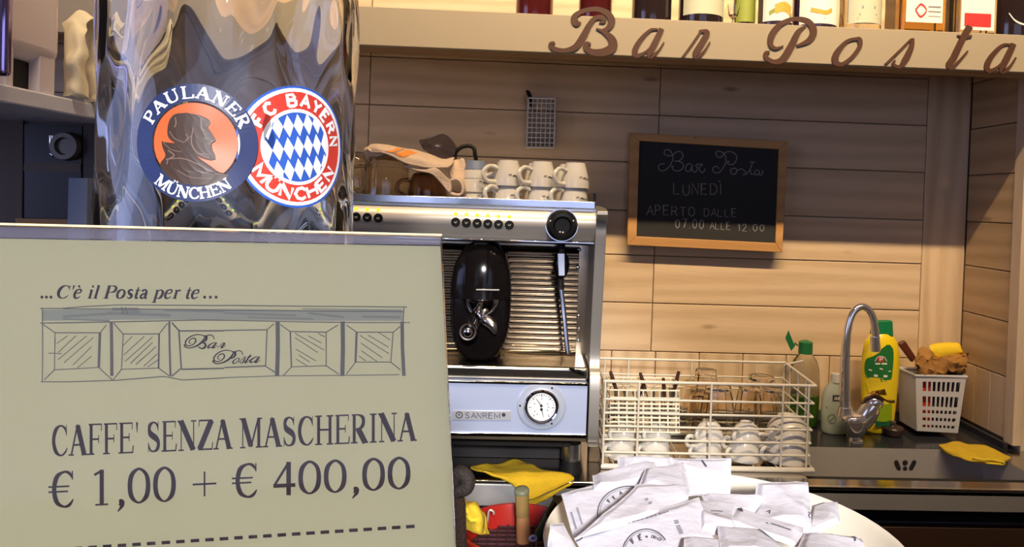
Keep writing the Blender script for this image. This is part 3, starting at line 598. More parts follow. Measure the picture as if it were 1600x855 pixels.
# ================================================================ espresso machine
YM = 1.43
def zy(y, Y, x=800): return at(x, y, Y).z
XL, XM = -.66, at(930, 350, YM).x
ma = thing('espresso_machine', (-.28, 1.65, CZ), 'silver two-group espresso machine with black knobs and a round pressure gauge', 'coffee machine')
zt0 = zy(314, YM); z1 = zy(322, YM); z2 = zy(375, YM); z3 = zy(597, YM); z4 = zy(679, YM); zbm = zy(688, YM)
# body
MB().box(XL, XM-.004, 1.60, 1.90, z4+.01, z1-.012).build('body', mat('machine_body', (.2, .19, .18), .4, .8), ma)
MB().box(XL+.02, XM-.03, 1.50, 1.86, zbm-.035, zbm-.0005).build('base_tray', BLKM, ma)
# curved control panel
prof = []
for i in range(13):
    t = i/12; prof.append((YM+.012-math.sin(math.pi*(t*.86+.1))*.034+t*.012, z1-.001+(z2-z1)*t))
m = MB(); pts = [(XL, y, z) for y, z in prof]+[(XL, 1.6, z2), (XL, 1.6, z1)]
m.prism(pts[::-1], (XM-XL, 0, 0)); m.build('control_panel', ALU, ma, smooth=50)
MB().box(XL, XM, YM+.002, YM+.02, z2-.0035, z2-.0003).build('panel_trim', CHROME, ma, bevel=.0008)
MB().box(XL, XM, 1.50, 1.60, z2-.006, z2-.004).build('group_ceiling', BLKM, ma)
# cup tray and rail
MB().box(XL, XM+.005, YM-.004, 1.89, z1-.0095, z1-.0005).build('cup_tray', STEEL, ma, bevel=.001)
MB().box(XL, XM-.002, YM-.012, YM-.006, z1-.001, zt0+.004).build('front_rail', mat('blue_grey_chrome', (.70, .72, .78), .12, 1), ma, bevel=.0015)
MB().box(XM-.006, XM-.001, YM-.0055, 1.88, z1, zt0+.02).build('side_rail', BLKG, ma, bevel=.0015)
# right side panel with a curved outline
def sp_(y, z): return (XM, y, z)
out = [(YM+.002, z1+.001), (YM-.014, z1-.03), (YM-.008, z2-.02), (YM+.004, z2-.1), (YM+.022, z3+.07), (YM+.020, z3+.03), (YM+.003, z3+.008), (YM+.002, z4), (YM+.012, zbm-.004), (YM+.03, zbm-.01), (1.88, zbm-.01), (1.90, zbm+.02), (1.90, z1-.03), (1.88, z1+.001)]
P = cr([Vector(sp_(*q)) for q in out], 4, True)
MB().prism(P, (.021, 0, 0)).build('side_panel', ALUS, ma, bevel=.004, seg=3, smooth=50)
P = [Vector((XL-.021, p.y, p.z)) for p in P]; MB().prism(P, (.021, 0, 0)).build('side_panel', ALUS, ma, bevel=.004, seg=3, smooth=50)
# ribbed back splash
YB_ = 1.575; zs0, zs1 = zy(380, YB_), zy(568, YB_)
m = MB(); pr = [(YB_, zs0)]
nr = 21
for i in range(nr*6):
    t = i/(nr*6); ph = (i % 6)/6*2*math.pi; pr.append((YB_-.0028*(1-math.cos(ph)), zs0-.012+(zs1+.012-zs0)*t))
pr.append((YB_, zs1))
xr = at(903, 450, YB_).x
m.grid(lambda u, v: (XL+(xr-XL)*u, *pr[min(int(round(v*(len(pr)-1))), len(pr)-1)]), 1, len(pr)-1); m.build('ribbed_splash', MIRR, ma, smooth=60)
MB().box(xr, XM, YB_-.004, YB_, zs1, zs0).build('splash_frame', mat('splash_frame_steel', (.45, .38, .3), .2, 1), ma)
for x, y in ((905, 390), (903, 418), (904, 494), (905, 514), (904, 532)):
    c = at(x, y, YB_-.004); MB().rings([(c, .0045), (c+Vector((0, -.002, 0)), .004), (c+Vector((0, -.0028, 0)), .0025)], 12).build('screw', CHROME, ma)
# drip tray
zd0, zd1 = zy(571, YM+.02), zy(592, YM+.02)
MB().box(XL, XM-.002, YM+.012, YB_, zd1, zd0).build('drip_tray', mat('tray_steel', (.80, .74, .62), .16, 1), ma, bevel=.006, seg=4)
MB().box(XL, XM-.004, YM+.02, YB_, z3+.002, zd1-.0005).build('tray_gap', DARK, ma)
lc = at(899, 579, YM+.01); MB().tube([lc+Vector((-.012, 0, .003)), lc+Vector((0, -.004, 0)), lc+Vector((.010, -.002, -.004)), lc+Vector((.018, 0, -.010))], [.002, .004, .005, .002], 8, sm=3).build('tray_catch', BLKG, ma)
# lower front panel
MB().box(XL, XM-.004, YM, YM+.02, z4, z3).build('front_panel', SKYP, ma, bevel=.001)
for za, zb_ in ((z3-.004, z3+.0015), (z4-.004, z4+.003)):
    MB().box(XL, XM-.003, YM-.004, YM+.004, za, zb_).build('panel_trim', CHROME, ma, bevel=.001)
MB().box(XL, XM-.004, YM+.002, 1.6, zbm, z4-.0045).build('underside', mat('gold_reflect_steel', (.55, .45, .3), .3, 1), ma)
# buttons and lamps
LED = mat('green_indicator', (.4, .6, .02), .4, emit=(.55, .85, .02), es=1.1); ICON = mat('button_icon', (.5, .48, .42), .5)
def fy(y, x): # front surface depth of the control panel at picture height y
    t = (at(x, y, YM-.015).z-z1)/(z2-z1); t = min(1, max(0, t)); return YM+.012-math.sin(math.pi*(t*.86+.1))*.034+t*.012
def sy(x): return (x-712)*.052
for x in (712, 728.7, 745.6, 762.3, 779, 796, 591, 573.8, 556.5, 539.5, 522, 505, 388, 371, 354, 337, 320, 303):
    y = 347+sy(x); Yf = fy(y, x); c = at(x, y, Yf)
    b = MB().rings([(c+Vector((0, .003, 0)), .0088), (c+Vector((0, -.0015, 0)), .0088), (c+Vector((0, -.003, 0)), .0075)], 20).build('button', BLKS, ma)
    ink = Ink(lambda a, bb, h: c+Vector((a, -.0031-h, bb)), .0001); k = int(x) % 3
    ink.stroke([(-.0022, .001), (-.001, -.0012), (.001, -.0012), (.0022, .001)], .0012); ink.stroke([(.002, .001), (.003, .001)], .0008)
    ink.build('button_icon', ICON, b)
    y2 = 334.5+sy(x); Yf = fy(y2, x); c2 = at(x, y2, Yf); MB().ball(c2, .0036, 12, (1, .6, 1)).build('indicator_lamp', LED, ma)
# steam knob
c = at(878, 352, fy(352, 878)-.004)
kb = MB().rings([(c+Vector((0, .012, 0)), .030), (c+Vector((0, .0, 0)), .0305), (c+Vector((0, -.022, 0)), .0285), (c+Vector((0, -.030, 0)), .024), (c+Vector((0, -.031, 0)), .018), (c+Vector((0, -.027, 0)), .014)], 36).build('steam_knob', BLKS, ma)
MB().rings([(c+Vector((0, .012, 0)), .0325), (c+Vector((0, .004, 0)), .032)], 36).build('knob_ring', CHROME, ma)
ink = Ink(lambda a, b, h: at(a, b, c.y-.032)+Vector((0, -h, 0)), .0002)
for q in ((875, 362.5), (879.5, 363), (860, 345), (896, 345)): ink.disc(q, 1.2, 8)
ink.build('knob_mark', LW, kb)
# steam wand
YWN = 1.475
MB().cyl(at(878, 378, YWN), at(877, 398, YWN), .007).build('wand_socket', BLKM, ma)
MB().ball(at(877, 414, YWN), .0165, 20, (1, 1, 1.75)).build('wand_grip', BLKG, ma)
MB().slab([at(871.5, 396.5, YWN-.017), at(882, 396.5, YWN-.017), at(882.5, 431, YWN-.017), at(873, 431, YWN-.017)][::-1], (0, .004, 0)).build('wand_tag', mat('pale_blue_tag', (.55, .62, .8), .35), ma, bevel=.001)
MB().tube([at(876, 436, YWN), at(876, 452, YWN)], [.006, .0075], 14).build('wand_joint', BLKM, ma)
MB().tube([at(876, 450, YWN), at(880, 480, YWN-.006), at(884, 520, YWN-.016), at(886.5, 548, YWN-.022), at(887, 554, YWN-.024)], [.0058, .005, .0046, .005, .0042], 14, sm=4).build('steam_wand', CHROME, ma)
# brewing groups
def group(px, build_in):
    dx = px-752; X = lambda x, y, Y: at(x+dx, y+dx*.045, Y)
    c = X(752, 470, 1.50); hw = X(799, 470, 1.50).x-c.x; hh = c.z-X(752, 562, 1.50).z
    m = MB(); n = 40
    def ring(s, Y, ex=2.9):
        r = []
        for i in range(n):
            t = 2*math.pi*i/n; ct_, st_ = math.cos(t), math.sin(t)
            r.append(Vector((c.x+hw*s*math.copysign(abs(ct_)**(2/ex), ct_), Y, c.z+hh*(1-(1-s)*.6)*math.copysign(abs(st_)**(2/2.5), st_))))
        return r
    rs = [ring(1, YB_-.004), ring(1, 1.50), ring(.97, 1.475), ring(.90, 1.458), ring(.82, 1.452)]
    vs = [v for r in rs for v in r]; fs = [(j*n+i, (j+1)*n+i, (j+1)*n+(i+1) % n, j*n+(i+1) % n) for j in range(len(rs)-1) for i in range(n)]
    m.add(vs, fs); k = len(rs)-1; m.f.append(tuple(k*n+i for i in range(n))[::-1]); m.build('group_cover', BLKG, ma, smooth=45)
    # upper bulge with a slot neck
    m = MB(); top = X(752, 383, 1.47); u0 = X(752, 466, 1.45)
    def fn(u, v):
        a = (u-.5)*math.pi; z = u0.z+(c.z+hh*.985-u0.z)*v; w_ = hw*.97*math.sqrt(max(0, 1-max(0, (z-c.z)/hh)**3.2))
        return (c.x+w_*math.sin(a), 1.458-.030*math.cos(a)*(1-.75*v**3), z)
    m.grid(fn, 24, 16); m.build('upper_cover', BLKG, ma, smooth=60)
    MB().box(top.x-.014, top.x+.014, 1.452, 1.5, top.z-.012, zy(376, 1.45)+.001).build('neck', BLKM, ma, bevel=.003)
    l = X(722, 392, 1.428); 
    for a, b in (((728, 392), (726, 444)), ((763, 392), (761, 444))): MB().tube([X(a[0], a[1], 1.440), X((a[0]+b[0])/2, 418, 1.427), X(b[0], b[1], 1.424)], .0016, 8, sm=3).build('cover_rib', BLKG, ma)
    MB().slab([X(744, 452, 1.423), X(780, 452.5, 1.423), X(780, 454, 1.423), X(744, 453.5, 1.423)][::-1], (0, .006, 0)).build('cover_line', mat('silver_line', (.7, .65, .55), .3, .8), ma)
    # chrome filter holder under the cover
    pc = X(752, 476, 1.455)
    MB().lathe([(0, -.022), (.020, -.021), (.030, -.012), (.034, .0), (.036, .008), (.036, .013)], pc, 32, 1.05, .8).build('filter_holder', CHROME, ma)
    MB().tube([X(750, 478, 1.42), X(748, 488, 1.405), X(751, 497, 1.40)], [.006, .005, .003], 12, sm=4).build('holder_bolt', CHROME, ma)
    # black handle towards the viewer, ending in a steel ball
    h = X(731, 519, 1.375)
    MB().rings([(X(740, 500, 1.44), .012), (X(736, 508, 1.415), .016), (h+Vector((0, .014, 0)), .018), (h+Vector((0, .004, 0)), .0175), (h, .0125)], 26).build('holder_handle', BLKG, ma, smooth=60)
    MB().rings([(h+Vector((0, .003, 0)), .0165), (h+Vector((0, -.001, 0)), .0155), (h+Vector((0, -.0005, 0)), .0125)], 26, caps=False).build('handle_ring', mat('dim_ring', (.12, .10, .09), .3, .6), ma)
    MB().ball(h+Vector((0, -.001, 0)), .0095, 18, (1, .7, 1)).build('handle_button', CHROME, ma)
    # spout
    m = MB(); cl = [X(753, 500, 1.432), X(762, 502, 1.424), X(770, 510, 1.418), X(773, 522, 1.414)]
    m.tube(cl, [.009, .0115, .0095, .0015], 14, sm=5); m.build('spout', mat('satin_spout', (.72, .68, .64), .25, 1), ma)
    MB().rings([(X(752, 571, 1.50)+Vector((0, 0, -.0)), .05), (X(752, 562, 1.50), .047)], 30).build('group_shadow_base', BLKM, ma)
group(752, 1); group(345, 0)
# gauge
gc = at(846, 634, YM)
def gd(r, y): return (gc+Vector((0, y, 0)), r)
MB().rings([gd(.048, .001), gd(.048, -.0025), gd(.046, -.004), gd(.034, -.004)], 44).build('gauge_plate', mat('gauge_plate', (.52, .58, .72), .25, .35), ma)
MB().rings([gd(.034, -.004), gd(.0345, -.012), gd(.032, -.015), gd(.0295, -.0135), gd(.0295, -.009)], 44, caps=False).build('gauge_bezel', CHROME, ma)
MB().rings([gd(.0296, -.008), gd(.0296, -.0085)], 44).build('gauge_face', mat('gauge_face', (.80, .79, .80), .35), ma)
ink = Ink(lambda a, b, h: gc+Vector((a, -.0088-h, -b)), .0003)
ink.stroke([(.0285*math.cos(i*math.pi/20), .0285*math.sin(i*math.pi/20)) for i in range(41)], .0022)
for i in range(25):
    a = R_(-140+i*280/24); 
    if abs(a) > R_(12): pass
    ink.stroke([(.0255*math.sin(a), -.0255*math.cos(a)), ((.0225 if i % 4 else .020)*math.sin(a), -(.0225 if i % 4 else .020)*math.cos(a))], .0007 if i % 4 else .0012, smooth=False)
for q in ((.012, -.006), (.014, .0), (.012, .006), (-.013, .009), (-.014, -.006), (0, -.016), (-.008, .015)): ink.stroke([(q[0]-.0012, q[1]), (q[0]+.0012, q[1])], .0016, smooth=False)
ink.stroke([(-.001, -.003), (-.0115, -.0165)], [.0018, .0008], smooth=False); ink.stroke([(0, .004), (.005, .021)], [.0018, .0008], smooth=False)
ink.disc((-.0005, -.002), .003, 12); ink.disc((0, .005), .003, 12); ink.build('gauge_marks', INKB, ma)
for x, y in ((812.5, 634), (862.5, 606.5), (862, 662)):
    c = at(x, y, YM-.003); MB().rings([(c, .0025), (c+Vector((0, -.0018, 0)), .0018)], 10).build('gauge_screw', BLKM, ma)
# badge
q = [at(707, 641, YM), at(798, 642, YM), at(798, 657, YM), at(707, 656, YM)]
bd = MB().slab(q[::-1], (0, -.002, 0)).build('badge', mat('badge_silver', (.50, .52, .58), .35, .4), ma, bevel=.0006)
ink = Ink(lambda a, b, h: at(a, b, YM-.002)+Vector((0, -h, 0)), .0005)
ink.stroke([(717.5+5*math.cos(i*math.pi/8), 648.5+4.6*math.sin(i*math.pi/8)) for i in range(17)], 1.4); ink.stroke([(716, 650), (717.5, 646.5), (719, 650)], 1)
ink.build('badge_mark', INKB, bd)
ink = Ink(lambda a, b, h: at(a, b, YM-.002)+Vector((0, -h, 0)), .0005); ink.disc((787, 648.3), 3.1, 12); ink.build('badge_dot', INKB, bd)
ink = Ink(lambda a, b, h: at(a, b, YM-.002)+Vector((0, -h, 0)), .0005)
sans_text(ink, 'SANREM', (727, 653.3), (781, 654), 8.4, 1.3, gap=.25); ink.build('badge_lettering', mat('badge_letters', (.22, .24, .30), .3, .6), bd)
# feet
for px in (893, 470):
    c = at(px, 700, 1.53)
    MB().cyl((c.x, 1.53, CZ+.026), (c.x, 1.53, zbm-.0355), .0205, n=28).build('foot', STEEL, ma); MB().rings([((c.x, 1.53, CZ), .024), ((c.x, 1.53, CZ+.026), .0195)], 28).build('foot_pad', BLKM, ma)
    MB().cyl((c.x, 1.80, CZ), (c.x, 1.80, zbm-.0355), .0205, n=28).build('foot', STEEL, ma)
MB().box(XL+.03, XM-.02, 1.60, 1.86, CZ+.001, zbm-.036).build('dark_gap_box', DARK, ma)  # black box added so the space under the machine stays dark
bx = at(928, 735, 1.60); tag(MB().box(bx.x-.014, bx.x+.018, 1.585, 1.625, CZ, CZ+.062).build('wooden_block', mat('dim_brown_wood', (.11, .07, .035), .6, var=.3, vscale=20), origin=(bx.x, 1.6, CZ), bevel=.002), 'small dim brown block beside the right machine foot', 'block')
tag(MB().tube([at(931, 690, 1.62), at(936, 705, 1.62), at(934, 722, 1.625), at(938, 739, 1.63)], .005, 10, sm=4).build('hose', BLKM, origin=at(938, 740, 1.63)), 'short black hose hanging between the machine and the wire rack', 'hose')

# ================================================================ cups on the machine
ZC = z1-.0005
def cup_mesh(r=.031, h=.056, name='cup'):
    """upside-down espresso cup, rim at z=0; handle towards -x"""
    return [(r, 0), (r*1.0, .002), (r*.975, h*.25), (r*.90, h*.5), (r*.79, h*.75), (r*.70, h*.91), (r*.67, h), (r*.56, h), (r*.55, h*.95), (0, h*.945)]
MARK = mat('cup_print', (.05, .045, .04), .5); GREYC = mat('blue_grey_glaze', (.16, .20, .29), .35)
def cup(loc, label, rot=0, r=.031, h=.056, group='upturned espresso cups on the machine', blue=False, mark=True, cat='cup', tilt=None, first=None):
    o = Vector(loc); t = thing('espresso_cup', o, label, cat, group); n = 32
    b = MB().lathe(cup_mesh(r, h)+[], o, n).lathe([(r*.94, .001), (r*.91, h*.25), (r*.84, h*.5), (r*.7, h*.75), (r*.5, h*.86), (0, h*.88)], o, n).build('body', CUPW, t, smooth=50)
    hp = [Vector((-r*.86, 0, h*.66)), Vector((-r*1.45, 0, h*.74)), Vector((-r*1.9, 0, h*.5)), Vector((-r*1.65, 0, h*.18)), Vector((-r*.97, 0, h*.14))]
    MB().tube([o+p for p in hp], [.0045, .0042, .0045, .0048, .005], 10, sm=5).build('handle', CUPW, t)
    if blue: MB().lathe([(r*.925, h*.5), (r*.85, h*.7), (r*.75, h*.9), (r*.71, h*1.008), (0, h*1.01)], o, n).build('foot_ring', GREYC, t)
    if mark:
        ink = Ink(lambda a, bb, hh: o+Vector(((r*.955+hh+.0006)*math.sin(a), -(r*.955+hh+.0006)*math.cos(a), bb)), .0003)
        k_ = -.62 if rot < 1 else -2.5
        ink.stroke([(.45+k_, h*.38), (.62+k_, h*.40), (.72+k_, h*.36), (.85+k_, h*.38)], .0024, smooth=True); ink.stroke([(.92+k_, h*.34), (1.1+k_, h*.37)], .0028); ink.stroke([(.15+k_, h*.42), (.38+k_, h*.43)], .0016); ink.build('print', MARK, b)
    t.rotation_euler.z = rot
    if tilt: t.rotation_euler.x, t.rotation_euler.y = tilt
    return t
names = ['second', 'third']
for k, (px, sx_, lab) in enumerate(((794, 31, 'left of the three'), (846, 33, 'middle of the three'), (897, 33, 'rightmost of the three'))):
    x = at(px, 300, 1.475).x; hh = .052
    cup((x, 1.475, ZC), 'white espresso cup with a handle, bottom of the stack %s bare stacks' % lab.split(' ')[0], rnd.uniform(.5, .75), .030, hh)
    cup((x-.001+k*.001, 1.475, ZC+.0405), 'white espresso cup upside down, top of the stack %s bare stacks' % lab.split(' ')[0], rnd.uniform(.5, .7), .0295, .051)
    cup((x-.008, 1.55, ZC), 'white cup in the back row, bottom, behind the %s' % (lab+' front stacks'), -1.2, .029, .05, mark=False)
    cup((x-.008, 1.55, ZC+.0405), 'white cup in the back row, top, behind the %s' % (lab+' front stacks'), -1.2-k*.3, .029, .051, mark=False)
x = at(742, 300, 1.49).x
cup((x, 1.49, ZC), 'lowest white cup beside the folded tea towel', 2.6, .029, .044)
cup((x, 1.49, ZC+.026), 'second white cup beside the folded tea towel', 2.7, .029, .050)
cup((x, 1.49, ZC+.053), 'top cup with a blue-grey foot beside the tea towel', 2.9, .0265, .036, blue=True, mark=False)

# glasses and tea towel on the machine
def glasscup(px, w_, y_top, Y, label, m, handle=True, seed=0):
    c = at(px, 300, Y); r = w_/2*Y/FPX; h = at(px, y_top, Y).z-ZC
    t = thing('glass_mug', (c.x, Y, ZC), label, 'glass', 'upturned glass mugs on the machine')
    MB().lathe([(r, 0), (r*.99, h*.35), (r*.9, h*.7), (r*.75, h*.9), (r*.5, h), (0, h), (0, h-.006), (r*.45, h-.007), (r*.66, h*.86), (r*.82, h*.67), (r*.92, h*.33), (r*.93, 0), (r, 0)], (c.x, Y, ZC), 36).build('bowl', m, t)
    if handle: MB().tube([(c.x-r*.9, Y, ZC+h*.72), (c.x-r*1.4, Y, ZC+h*.66), (c.x-r*1.5, Y, ZC+h*.35), (c.x-r*1.0, Y, ZC+h*.18)], .0045, 10, sm=6).build('handle', m, t)
    return t
glasscup(604, 76, 238, 1.50, 'large smoky glass mug upside down under the tea towel', GREYG)
glasscup(668, 62, 268, 1.49, 'brown glass mug with a clear handle under the tea towel', BRG)
glasscup(556, 44, 240, 1.55, 'pale glass cup at the left end of the tea towel', GREYG, False)
f5 = lambda x, y, Y: at(540+x/6.575, 190+y/6.575, Y)
TOW = mat('beige_terry_towel', (.56, .42, .31), .95, bump=.5, bscale=260); TOR = mat('orange_stripe', (.70, .24, .05), .95, bump=.4, bscale=260); TGR = mat('grey_stripe', (.25, .23, .21), .95)
tw = thing('tea_towel', f5(700, 470, 1.49), 'beige terry tea towel with orange stripes folded over the glass mugs', 'towel')
rows = [[f5(200, 330, 1.50), f5(300, 320, 1.455), f5(430, 330, 1.44), f5(560, 400, 1.44), f5(760, 470, 1.44), f5(900, 468, 1.44), f5(1050, 478, 1.445)],
        [f5(195, 280, 1.52), f5(320, 262, 1.46), f5(480, 290, 1.45), f5(620, 330, 1.45), f5(800, 380, 1.45), f5(960, 420, 1.455), f5(1100, 440, 1.46)],
        [f5(250, 250, 1.55), f5(350, 243, 1.52), f5(500, 262, 1.52), f5(680, 298, 1.52), f5(830, 335, 1.52), f5(980, 390, 1.52), f5(1115, 380, 1.52)],
        [f5(260, 262, 1.62), f5(370, 255, 1.62), f5(520, 280, 1.62), f5(700, 310, 1.62), f5(850, 350, 1.62), f5(1000, 400, 1.62), f5(1130, 400, 1.62)]]
S = patch(rows, amp=.003, fr=30)
MB().grid(S, 40, 24).build('upper_fold', TOW, tw, solid=.004, smooth=80)
def sink_(S, off): return lambda a, b, h: (S(a, b)+Vector((0, -off-h, off*.6)))
for nm, mm, a0, wd in (('stripe', TOR, .45, .11), ('stripe', TGR, .365, .025), ('stripe', TOR, .32, .06)):
    m = MB(); m.grid(lambda u, v: S(a0+(u-.5)*wd+v*.13, .12+v*.55)+Vector((0, -.0026, .0016)), 3, 12); m.build(nm, mm, tw, smooth=80)
rows = [[f5(230, 400, 1.50), f5(300, 370, 1.47), f5(430, 330, 1.448)], [f5(215, 380, 1.52), f5(240, 340, 1.49), f5(300, 320, 1.46)], [f5(200, 330, 1.53), f5(205, 300, 1.5), f5(230, 275, 1.47)]]
MB().grid(patch(rows), 12, 10).build('left_fold', TOW, tw, solid=.004, smooth=80)
# hanging right fold: loop that comes forward and down
rows = [[f5(600, 450, 1.45), f5(700, 490, 1.45), f5(800, 480, 1.45)], [f5(700, 500, 1.445), f5(790, 495, 1.445), f5(870, 480, 1.445)], [f5(880, 540, 1.44), f5(900, 520, 1.44), f5(960, 500, 1.44)],
        [f5(980, 640, 1.44), f5(1010, 600, 1.44), f5(1040, 570, 1.44)], [f5(1070, 740, 1.44), f5(1090, 690, 1.44), f5(1080, 605, 1.44)]]
MB().grid(patch(rows, amp=.002, fr=40), 10, 24).build('lower_fold', TOW, tw, solid=.005, smooth=80)
lp = [f5(1070, 735, 1.44), f5(1130, 755, 1.436), f5(1185, 745, 1.436), f5(1205, 690, 1.436), f5(1180, 620, 1.438), f5(1130, 595, 1.44), f5(1075, 603, 1.44)]
lp2 = cr(lp, 5); m = MB(); m.grid(lambda u, v: lp2[min(len(lp2)-1, int(round(u*(len(lp2)-1))))]+Vector((.0, .05*v, .004*v)), len(lp2)-1, 4); m.build('hem_loop', TOW, tw, solid=.005, smooth=80)
rows = [[f5(1060, 520, 1.47), f5(1090, 590, 1.465), f5(1180, 610, 1.46), f5(1215, 700, 1.46)], [f5(1100, 420, 1.485), f5(1130, 480, 1.48), f5(1210, 560, 1.475), f5(1245, 740, 1.47)], [f5(1125, 400, 1.50), f5(1170, 395, 1.495), f5(1225, 400, 1.485), f5(1248, 700, 1.475)]]
MB().grid(patch(rows, amp=.002, fr=40), 14, 14).build('back_fold', TOW, tw, solid=.004, smooth=80)
dk = thing('plastic_bag', f5(950, 380, 1.6), 'crumpled dark translucent bag lying on the tea towel', 'bag')
rows = [[f5(800, 300, 1.56), f5(880, 360, 1.54), f5(990, 390, 1.54), f5(1080, 380, 1.55)], [f5(760, 220, 1.58), f5(880, 260, 1.55), f5(1000, 250, 1.545), f5(1130, 300, 1.56)], [f5(820, 175, 1.62), f5(930, 160, 1.6), f5(1040, 155, 1.6), f5(1140, 240, 1.6)]]
MB().grid(patch(rows, amp=.010, fr=28), 30, 26).build('film', mat('dark_film', (.035, .026, .03), .3, coat=.15), dk, solid=.001, smooth=50)
cbl = tag(MB().tube([f5(1120, 400, 1.6), f5(1130, 320, 1.6), f5(1190, 265, 1.6), f5(1270, 250, 1.6), f5(1320, 280, 1.6), f5(1330, 340, 1.6), f5(1360, 480, 1.61)], .0045, 10, sm=6).build('cable', BLKM, origin=f5(1130, 400, 1.6)), 'thick black cable looping behind the blue-grey topped cup', 'cable')
# ================================================================ wire dish rack
YR0 = atz(1110, 736, CZ).y; YR1 = YR0/.868
RK = thing('dish_rack', (at(1110, 735, YR0).x, (YR0+YR1)/2, CZ), 'cream coated wire dish rack full of cups and glasses beside the sink', 'dish rack')
zt_ = at(945, 595.5, YR0).z; xl = at(945, 595, YR0).x; xr_ = at(1275, 601, YR0).x; zbk = at(1225, 567, YR1).z; xlb, xrb = xl-.004, at(1225.5, 567, YR1).x+.002
zb_ = CZ+.012
def wire(pts, r=.0016, nm='wire', sm=0): return MB().tube(pts, r, 7, sm=sm).build(nm, CREAMW, RK, smooth=60)
wire([(xl, YR0, zt_), (xr_, YR0, zt_)], .0035, 'rim_wire'); wire([(xl, YR0, zt_), (xlb, YR1, zbk)], .0032, 'rim_wire'); wire([(xlb, YR1, zbk), (xrb, YR1, zbk)], .0032, 'rim_wire'); wire([(xr_, YR0, zt_), (xrb, YR1, zbk)], .0033, 'rim_wire')
lv = [at(950, y, YR0).z for y in (623.6, 645, 665.7, 686.6, 706.3)]
for k, z in enumerate(lv):
    xe = xr_-.003-.0012*k; kk = (z-zb_)/(zt_-zb_); z2_ = zb_+(zbk-zb_)*kk
    wire([(xl+.001, YR0, z), (xe, YR0, z)], .0026); wire([(xe, YR0, z), (xrb-.006, YR1, z2_)], .0023); wire([(xl, YR0, z), (xlb, YR1, z2_)], .0023); wire([(xlb, YR1, z2_), (xrb-.004, YR1, z2_)], .0021)
for a in (944, 997, 1110, 1222, 1262): x = at(a, 650, YR0).x; wire([(x, YR0-.002, zb_), (x, YR0-.002, zt_)], .0024)
for a in (945, 982, 1081, 1181, 1225): x = at(a, 580, YR1).x; wire([(x, YR1, zb_), (x, YR1, zbk)], .0023)
for t in (.25, .5, .78):
    y = YR0+(YR1-YR0)*t
    for xx, xc in ((xr_-.004, xrb-.004), (xl, xlb)): x = xx+(xc-xx)*t; wire([(x+.002, y, zb_), (x+.002, y, zt_+(zbk-zt_)*t)], .0023)
wire([at(1225, 571, YR1-.01), at(1236, 568, YR1-.02), at(1255, 564, YR1-.03)], .0023)
m = MB(); m.tube([(xl, YR0, CZ+.006), (xr_, YR0-.001, CZ+.006), (xrb, YR1, CZ+.006), (xlb, YR1, CZ+.006)], .0058, 8, closed=True); m.build('base_rim', CREAMW, RK)
for k in range(9): x = xl+(xr_-xl)*(k+.5)/9; wire([(x, YR0, CZ+.009), (x, YR1, CZ+.009)], .0015, 'base_wire')

# cutlery holder
YC = YR0+.02
CH_ = thing('cutlery_basket', at(1005, 678, YC), 'small cream wire cutlery holder in the left front corner of the dish rack', 'basket')
f4 = lambda x, y, Y: at(920+x/4.21, 550+y/4.21, Y)
def fr_rect(x0, y0, x1, y1): return [f4(x0, y0, YC), f4(x1, y0+6, YC), f4(x1, y1+6, YC), f4(x0, y1, YC)]
WB = mat('cream_plastic_grid', (.74, .68, .54), .45)
m = MB(); m.tube(fr_rect(140, 250, 595, 525), .0022, 6, closed=True)
for y in (300, 340, 368, 396, 430, 460, 492): m.tube([f4(142, y, YC), f4(593, y+6, YC)], .0022 if y != 396 else .003, 6)
for x in range(196, 580, 54): m.tube([f4(x, 252, YC), f4(x, 528, YC)], .0021, 6)
m.build('front_grid', WB, CH_)
m = MB(); dv = Vector((0, .065, 0))
q = fr_rect(140, 215, 595, 525)
for a, b in ((0, 1), (1, 2), (2, 3), (3, 0)): m.tube([q[a]+dv, q[b]+dv], .002, 6)
for i in range(4): m.tube([q[i], q[i]+dv], .002, 6)
for y in (300, 368, 430): m.tube([f4(142, y, YC)+dv, f4(593, y+6, YC)+dv], .0012, 6)
for x in range(196, 580, 54): m.tube([f4(x, 222, YC)+dv, f4(x, 528, YC)+dv], .0013, 6)
for k in (.33, .66):
    for y in (300, 430): 
        for x in (142, 593): m.tube([f4(x, y, YC), f4(x, y, YC)+dv], .0012, 6)
m.build('back_grid', WB, CH_)
m = MB(); m.slab([q[3], q[2], q[2]+dv, q[3]+dv], (0, 0, .0015)); m.build('tray', WB, CH_)
BRH = mat('brown_handle', (.05, .018, .01), .4); CUT = mat('cutlery_steel', (.55, .5, .42), .22, 1)
